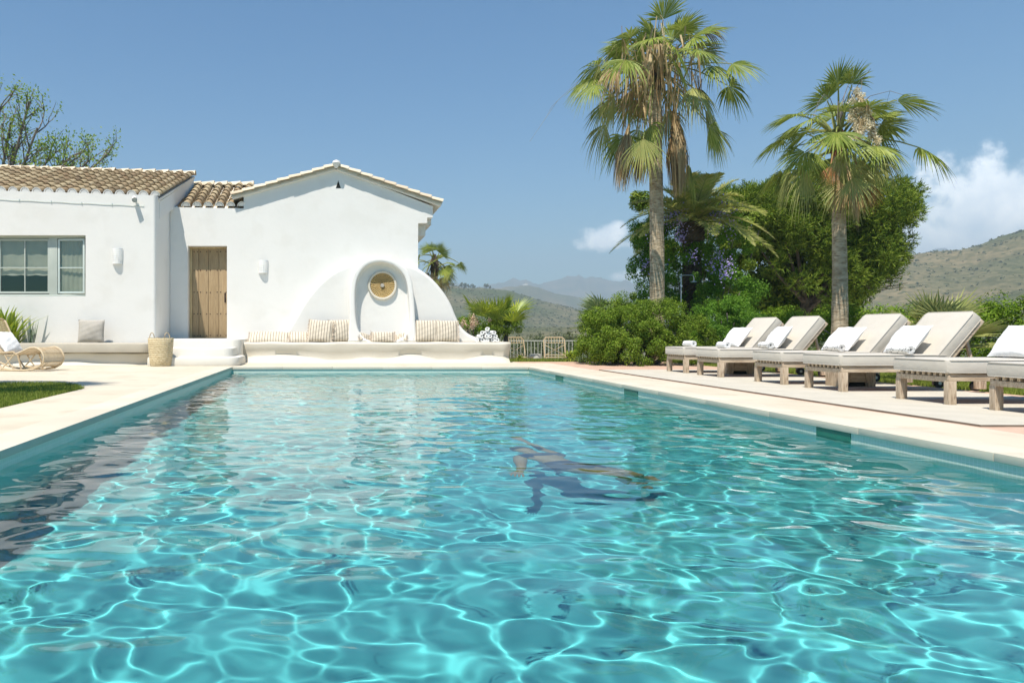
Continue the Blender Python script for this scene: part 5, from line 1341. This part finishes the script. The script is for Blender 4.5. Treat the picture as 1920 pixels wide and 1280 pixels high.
# olive trees beyond the railing
for k, (px, Y, s) in enumerate(((985, 36, 1.5), (1030, 38, 1.7), (1068, 34, 1.4), (1010, 44, 2.0), (950, 42, 1.8), (1050, 46, 2.1), (905, 40, 1.8), (1095, 40, 1.9))):
    b = P(px, 620, Y); b.z = -1.6-(Y-34)*.10; root = empty('olive_tree', b, 0, ['grey green olive tree just beyond the railing, nearest of its group', 'second olive tree beyond the railing toward the round bush', 'olive tree beyond the railing hidden partly by the round bush', 'taller olive tree farther down the slope behind the railing', 'olive tree beyond the railing behind the young palm', 'far olive tree on the slope above the right chair', 'olive tree downhill behind the dry oleander', 'far olive tree behind the striped plant'][k], 'tree', 'olive trees beyond the railing')
    rs = np.random.default_rng(60+k); pp, nn = blob_points((0, 0, s*1.0), (s*.75, s*.75, s*.5), 2600, 34, s*.2, rs); quads('crown', leafquads(pp, nn, .11, .45), 'olive', root)
    mb = MB(); mb.tube([(0, 0, -.8), (.1, 0, s*.4), (.05, 0, s*.9)], [.16, .11, .05], 7); mb.tube([(.1, 0, s*.4), (-.3, 0, s*.9)], [.07, .03], 6); mb.build('trunk', 'branch', root, smooth=True)

# ================================================================== TERRACE BEHIND: railing, rope chairs, table, shower
fr = empty('railing', (P(1020, 620, 25).x, 25, -.4), 0, 'pale metal railing with thin upright bars at the edge of the lower terrace', 'railing')
mb = MB(); mb.box((-3.2, -.02, .80), (6, .02, .835)); mb.box((-3.2, -.015, .09), (6, .015, .115)); mb.build('rails', 'paintmetal', fr)
mb = MB(); x = -3.2
while x < 6: mb.box((x, -.008, .115), (x+.016, .008, .80)); x += .115
mb.build('bars', 'paintmetal', fr)
for k in range(4):
    mb = MB(); x = -2.4+k*2.4; mb.box((x, -.025, 0), (x+.05, .025, .86)); mb.build('post', 'paintmetal', fr)
def rope_chair(px, Y, rz, lab):
    b = P(px, 620, Y); b.z = -.4; root = empty('rope_chair', b, rz, lab, 'chair', 'rope chairs on the lower terrace'); w_, h_ = .29, .96
    mb = MB(); mb.tube([(-w_, .10, 0), (-w_, .05, .45), (-w_, -.10, h_-.07), (-w_+.06, -.115, h_), (w_-.06, -.115, h_), (w_, -.10, h_-.07), (w_, .05, .45), (w_, .10, 0)], .017, 8)
    for s in (-1, 1): mb.tube([(s*w_, .50, 0), (s*w_, .50, .42), (s*w_, .03, .38)], .016, 8)
    mb.tube([(-w_, .50, .41), (w_, .50, .41)], .015, 8); mb.tube([(-w_, -.06, .80), (w_, -.06, .80)], .010, 6); mb.tube([(-w_, .04, .46), (w_, .04, .46)], .012, 6)
    mb.build('frame', 'rattan', root, smooth=True)
    mb = MB()
    for k in range(13): x = -w_+.03+(2*w_-.06)*k/12; mb.tube([(x, .49, .415), (x, .05, .40)], .009, 5)
    mb.build('seat', 'rattan', root, smooth=True)
    mb = MB()
    for s in (-1, 1): mb.tube([(s*(w_-.02), -.05, .74), (-s*.0, .0, .60), (s*(w_-.05), .045, .47)], .010, 5)
    for k in range(7): x = -w_+.06+(2*w_-.12)*k/6; mb.tube([(x, -.11, h_-.01), (x, -.07, .80)], .008, 5)
    mb.build('backrest', 'rattan', root, smooth=True)
rope_chair(966, 21.2, R(190), 'left rope chair beside the end of the plaster bench on the lower terrace'); rope_chair(1040, 21.4, R(172), 'right rope chair between the round table and the striped plant')
tb = empty('round_side_table', (P(1003, 620, 20.9).x, 20.9, -.4), 0, 'round pale drum table between the two rope chairs', 'table')
mb = MB(); mb.tube([(0, 0, .22), (0, 0, .46), (0, 0, .50)], [.17, .175, .17], 24); mb.build('drum', 'concrete', tb, smooth=True, angle=R(40))
for k in range(3):
    mb = MB(); a = 2*PI*k/3+.5; mb.tube([(math.cos(a)*.11, math.sin(a)*.11, .22), (math.cos(a)*.13, math.sin(a)*.13, 0)], [.03, .024], 8); mb.build('leg', 'teakleg', tb, smooth=True)
for k, (px, py, Y, s) in enumerate(((1062, 664, 20.6, .25), (1045, 668, 20.1, .18), (1022, 670, 20.4, .14))):
    b = P(px, 620, Y); b.z = -.4; bm = bmesh.new(); bmesh.ops.create_icosphere(bm, subdivisions=3, radius=s)
    for v in bm.verts: v.co *= 1+.35*mnoise.noise(v.co*3.1/s*.3+Vector((k*5, 0, 0))); v.co.z *= .75; v.co.z += s*.6
    me = bpy.data.meshes.new('boulder'); bm.to_mesh(me); bm.free(); o = bpy.data.objects.new('boulder', me); COL.objects.link(o); o.location = b; me.materials.append(M['gravel'])
    tag(o, ['largest pale boulder behind the right rope chair', 'middle-sized pale boulder near the right rope chair', 'smallest pale boulder near the drum table'][k], 'rock', 'pale boulders on the terrace')
Y = 18.9; b = P(1277, 620, Y); b.z = -.02; sh_ = empty('outdoor_shower', b, 0, 'grey bent pipe of an outdoor shower in front of the shaggy palm trunk', 'shower')
zt_ = wz(516, Y)+.02; mb = MB(); dx_ = 24*Y/F0; mb.tube([(0, 0, 0), (0, 0, zt_-.06), (.02, 0, zt_-.015), (.06, 0, zt_), (dx_-.06, 0, zt_), (dx_-.02, 0, zt_-.015), (dx_, 0, zt_-.06), (dx_, 0, zt_-.15)], .014, 8); mb.build('pipe', 'steel', sh_, smooth=True)
mb = MB(); mb.tube([(dx_, 0, zt_-.14), (dx_, 0, zt_-.155), (dx_, 0, zt_-.175)], [.02, .07, .075], 16); mb.tube([(-.14, 0, zt_-.16-0.0), (0, 0, zt_-.16)], .006, 6) if False else None; mb.build('shower_head', 'steel', sh_, smooth=True)

# ================================================================== SWIMMER (joints placed under water along the refracted line of sight)
def uw(px, py, depth):
    d = Vector((px-623, F0, -(py-7-620))).normalized(); t = (HC+.118)/(-d.z); s = Vector((0, 0, HC))+d*t
    n = Vector((0, 0, 1)); c = -d.z; e = 1/1.33; k = math.sqrt(1-e*e*(1-c*c)); r_ = d*e+n*(e*c-k); return s+r_*(depth/(-r_.z))
def swimmer():
    pel = uw(1074, 881, .24); che = uw(1012, 861, .20); nek = che+(che-pel)*.28+Vector((0, 0, .03)); hd = che+(che-pel)*.62+Vector((0, 0, .02))
    ax_ = (pel-che).normalized(); lat = ax_.cross(Vector((0, 0, 1))).normalized()   # lateral
    if lat.y > 0: lat = -lat     # near side (towards the camera)
    J = {}; bm = bmesh.new(); sk = bm.verts.layers.skin.verify()
    def v(p, r1, r2=None): q = bm.verts.new(p); q[sk].radius = (r1, r2 or r1); return q
    def chain(prev, pts):
        for p, *r_ in pts:
            q = v(p, *r_); bm.edges.new((prev, q)); prev = q
        return prev
    root = v(pel, .135, .105); root[sk].use_root = True
    wst = chain(root, [(pel.lerp(che, .42), .115, .09)]); ch = chain(wst, [(che, .145, .10)]); 
    nk = chain(ch, [(che.lerp(nek, .7), .085, .07), (nek, .052), ])
    fwd = -ax_; h1 = chain(nk, [(nek.lerp(hd, .45), .075), (hd, .092, .095), (hd+fwd*.085, .07)])
    for s, tgt, eb, dep in ((-1, (964, 826), (990, 838), (.12, .08)), (1, (972, 914), (1004, 893), (.24, .18))):
        shd = che+lat*s*.17+Vector((0, 0, .02)); hand = uw(*tgt, dep[1]); L = (hand-shd).length; k = min(1, .60/L); hand = shd+(hand-shd)*k
        elb = shd.lerp(hand, .52)+Vector((0, 0, -.06))+ax_*.04
        e = chain(ch, [(che.lerp(shd, .75), .07), (shd, .058), (shd.lerp(elb, .5), .046), (elb, .038), (elb.lerp(hand, .4), .035), (elb.lerp(hand, .9), .024)])
        hdr = (hand-elb).normalized(); pl = chain(e, [(hand+hdr*.03, .034, .016), (hand+hdr*.07, .036, .014)]); sd = hdr.cross(Vector((0, 0, 1))).normalized()
        for f in range(4):
            o_ = sd*(f-1.5)*.021; l = (.062, .075, .07, .055)[f]
            chain(pl, [(hand+hdr*.095+o_, .0095), (hand+hdr*(.095+l*.5)+o_*1.1+Vector((0, 0, -.004)), .0088), (hand+hdr*(.095+l)+o_*1.15+Vector((0, 0, -.014)), .007)])
        chain(e, [(hand+hdr*.045+sd*s*.03, .0115), (hand+hdr*.08+sd*s*.055, .009)])
    for s, kn, an, to in ((-1, (1150, 890, .36), (1206, 903, .76), (1245, 905, .84)), (1, (1140, 896, .38), (1176, 912, .72), (1205, 916, .80))):
        hip = pel+lat*s*.095+ax_*.06; K = uw(*kn); A = uw(*an); T = uw(*to)
        K = hip+(K-hip).normalized()*.37; A = K+(A-K).normalized()*.36; T = A+(T-A).normalized()*.17
        chain(root, [(hip, .098, .09), (hip.lerp(K, .45), .080), (K, .056), (K.lerp(A, .32), .056), (K.lerp(A, .85), .034), (A, .036), (A.lerp(T, .45), .038, .026), (T, .030, .014)])
    me = bpy.data.meshes.new('person'); bm.to_mesh(me); bm.free()
    tmp = bpy.data.objects.new('tmp', me); COL.objects.link(tmp)
    m1 = tmp.modifiers.new('s', 'SKIN'); m1.use_smooth_shade = True; m2 = tmp.modifiers.new('u', 'SUBSURF'); m2.levels = m2.render_levels = 2
    dg = bpy.context.evaluated_depsgraph_get(); ev = tmp.evaluated_get(dg); body = bpy.data.meshes.new_from_object(ev); bpy.data.objects.remove(tmp)
    o = bpy.data.objects.new('person', body); COL.objects.link(o); body.materials.clear(); body.materials.append(M['skin']); body.shade_smooth()
    tag(o, 'person in navy swimwear gliding face down under the water of the pool', 'person'); o.cycles.is_caustics_receiver = True
    def cloth(name, t0, t1, m, off, wide=.24):
        b2 = bmesh.new(); b2.from_mesh(body); b2.normal_update(); kill = []
        for f in b2.faces:
            c = f.calc_center_median(); t = (c-che).dot(pel-che)/(pel-che).length_squared; dd = (c-che-(pel-che)*t).length
            if not (t0 < t < t1 and dd < wide): kill.append(f)
        bmesh.ops.delete(b2, geom=kill, context='FACES')
        for q in b2.verts: q.co += q.normal*off
        mm = bpy.data.meshes.new(name); b2.to_mesh(mm); b2.free(); mm.materials.append(M[m]); mm.shade_smooth(); c_ = bpy.data.objects.new(name, mm); COL.objects.link(c_); c_.parent = o; c_.cycles.is_caustics_receiver = True
    cloth('swim_bottoms', .60, 1.30, 'swimwear', .006); cloth('swim_top', -.10, .16, 'swimwear', .006, .19)
    cloth('hair', -1.2, -.60, 'hair', .008, .2)
swimmer()

# ================================================================== SKY, SUN, AIR, CAMERA
w = bpy.data.worlds.new('World'); sc.world = w; w.use_nodes = True; n = w.node_tree; n.nodes.clear()
EL, AZ = R(63.8), R(211)
sky = N(n, 'ShaderNodeTexSky', sky_type='NISHITA', sun_disc=False, sun_elevation=EL, sun_rotation=AZ, altitude=200, air_density=1.0, dust_density=.6, ozone_density=1.6)
bg = N(n, 'ShaderNodeBackground', i_Strength=.087); out = N(n, 'ShaderNodeOutputWorld')
tc = N(n, 'ShaderNodeTexCoord'); sp = N(n, 'ShaderNodeSeparateXYZ'); n.links.new(tc.outputs['Generated'], sp.inputs[0])
def mt(op, a, b=None, clamp=False):
    q = N(n, 'ShaderNodeMath', operation=op, use_clamp=clamp)
    for i, v_ in enumerate((a, b)):
        if v_ is None: continue
        if isinstance(v_, (int, float)): q.inputs[i].default_value = v_
        else: n.links.new(v_, q.inputs[i])
    return q.outputs[0]
ysafe = mt('MAXIMUM', sp.outputs[1], .05); u_ = mt('DIVIDE', sp.outputs[0], ysafe); v_ = mt('DIVIDE', sp.outputs[2], ysafe)
cb = N(n, 'ShaderNodeCombineXYZ'); n.links.new(u_, cb.inputs[0]); n.links.new(v_, cb.inputs[1])
n1 = N(n, 'ShaderNodeTexNoise', i_Scale=15, i_Detail=10, i_Roughness=.58); n.links.new(cb.outputs[0], n1.inputs['Vector'])
n2 = N(n, 'ShaderNodeTexNoise', i_Scale=10, i_Detail=6, i_Roughness=.6); mpn = N(n, 'ShaderNodeMapping'); mpn.inputs['Location'].default_value = (.02, -.045, 3); n.links.new(cb.outputs[0], mpn.inputs[0]); n.links.new(mpn.outputs[0], n2.inputs['Vector'])
tot = None
for (px, py, rx, ry, k) in ((1850, 400, 190, 130, 1.7), (1735, 420, 125, 105, 1.5), (1960, 380, 190, 105, 1.4), (1135, 447, 52, 26, 1.15), (1110, 440, 26, 20, .9), (1158, 436, 24, 20, .9), (1185, 517, 48, 15, 1.0), (2200, 420, 250, 110, 1.4), (1870, 335, 130, 62, 1.1), (1765, 375, 85, 62, 1.1), (1830, 365, 150, 70, 1.2), (1090, 458, 26, 12, .5), (1175, 455, 24, 12, .6), (1800, 480, 160, 40, 1.2)):
    a = mt('DIVIDE', mt('SUBTRACT', u_, (px-623)/F0), rx/F0); b_ = mt('DIVIDE', mt('SUBTRACT', v_, (620-py)/F0), ry/F0)
    d2 = mt('ADD', mt('MULTIPLY', a, a), mt('MULTIPLY', b_, b_)); g = mt('MULTIPLY', mt('MAXIMUM', mt('SUBTRACT', 1.0, d2), -4.0), k)
    tot = g if tot is None else mt('MAXIMUM', tot, g)
dens = mt('ADD', mt('MULTIPLY', mt('SUBTRACT', n1.outputs[0], .53), 5.5), tot)
mr = N(n, 'ShaderNodeMapRange', interpolation_type='SMOOTHSTEP'); mr.inputs[1].default_value = -.15; mr.inputs[2].default_value = 1.15; n.links.new(dens, mr.inputs[0])
front = mt('GREATER_THAN', sp.outputs[1], .06); mask = mt('MULTIPLY', mt('MULTIPLY', mr.outputs[0], front), .93)
shade = ramp(n, n2.outputs[0], [(.36, (12, 13.2, 14.6)), (.5, (16, 16.4, 16.8)), (.64, (21, 20.6, 20))])
hs = N(n, 'ShaderNodeHueSaturation', i_Saturation=1.5, i_Value=1.0); n.links.new(sky.outputs[0], hs.inputs['Color'])
tint = mixc(n, 1.0, hs.outputs[0], (.64, .97, .98), 'MULTIPLY')
col = mixc(n, mask, tint, shade); n.links.new(col, bg.inputs[0]); n.links.new(bg.outputs[0], out.inputs[0])

L = bpy.data.lights.new('sun', 'SUN'); L.energy = 5.0; L.angle = R(.53); L.color = (1, .93, .83); L.cycles.is_caustics_light = True
so = bpy.data.objects.new('sun', L); COL.objects.link(so); so.location = (-10, -15, 40)
so.rotation_euler = Vector((.84, 1.4, -3.32)).to_track_quat('-Z', 'Y').to_euler()

HAZE = True
if HAZE:
    m, n, out = newmat('air haze'); pv = N(n, 'ShaderNodeVolumePrincipled', i_Density=.00042, i_Anisotropy=.05); pv.inputs['Color'].default_value = (.70, .88, 1, 1)
    n.links.new(pv.outputs[0], out.inputs['Volume'])
    mb = MB(); mb.box((-5400, -200, -60), (5400, 5300, 500)); hz = mb.build('haze', m); tag(hz, kind='stuff')

cam = bpy.data.cameras.new('camera'); co = bpy.data.objects.new('camera', cam); COL.objects.link(co); sc.camera = co
co.location = (0, 0, HC); co.rotation_euler = (PI/2, 0, 0); cam.sensor_width = 36; cam.lens = F0/1920*36; cam.shift_x = 337/1920; cam.shift_y = -20/1920; cam.clip_start = .05; cam.clip_end = 12000
sc.view_settings.view_transform = 'Standard'; sc.view_settings.look = 'None'; sc.view_settings.gamma = 1; sc.view_settings.use_curve_mapping = False
sc.view_settings.exposure = 0.60
sc.cycles.use_denoising = True; sc.cycles.sample_clamp_indirect = 8; sc.cycles.caustics_reflective = False; sc.cycles.caustics_refractive = True
sc.cycles.max_bounces = 10; sc.cycles.diffuse_bounces = 4; sc.cycles.glossy_bounces = 4; sc.cycles.transmission_bounces = 6; sc.cycles.transparent_max_bounces = 12; sc.cycles.volume_bounces = 0
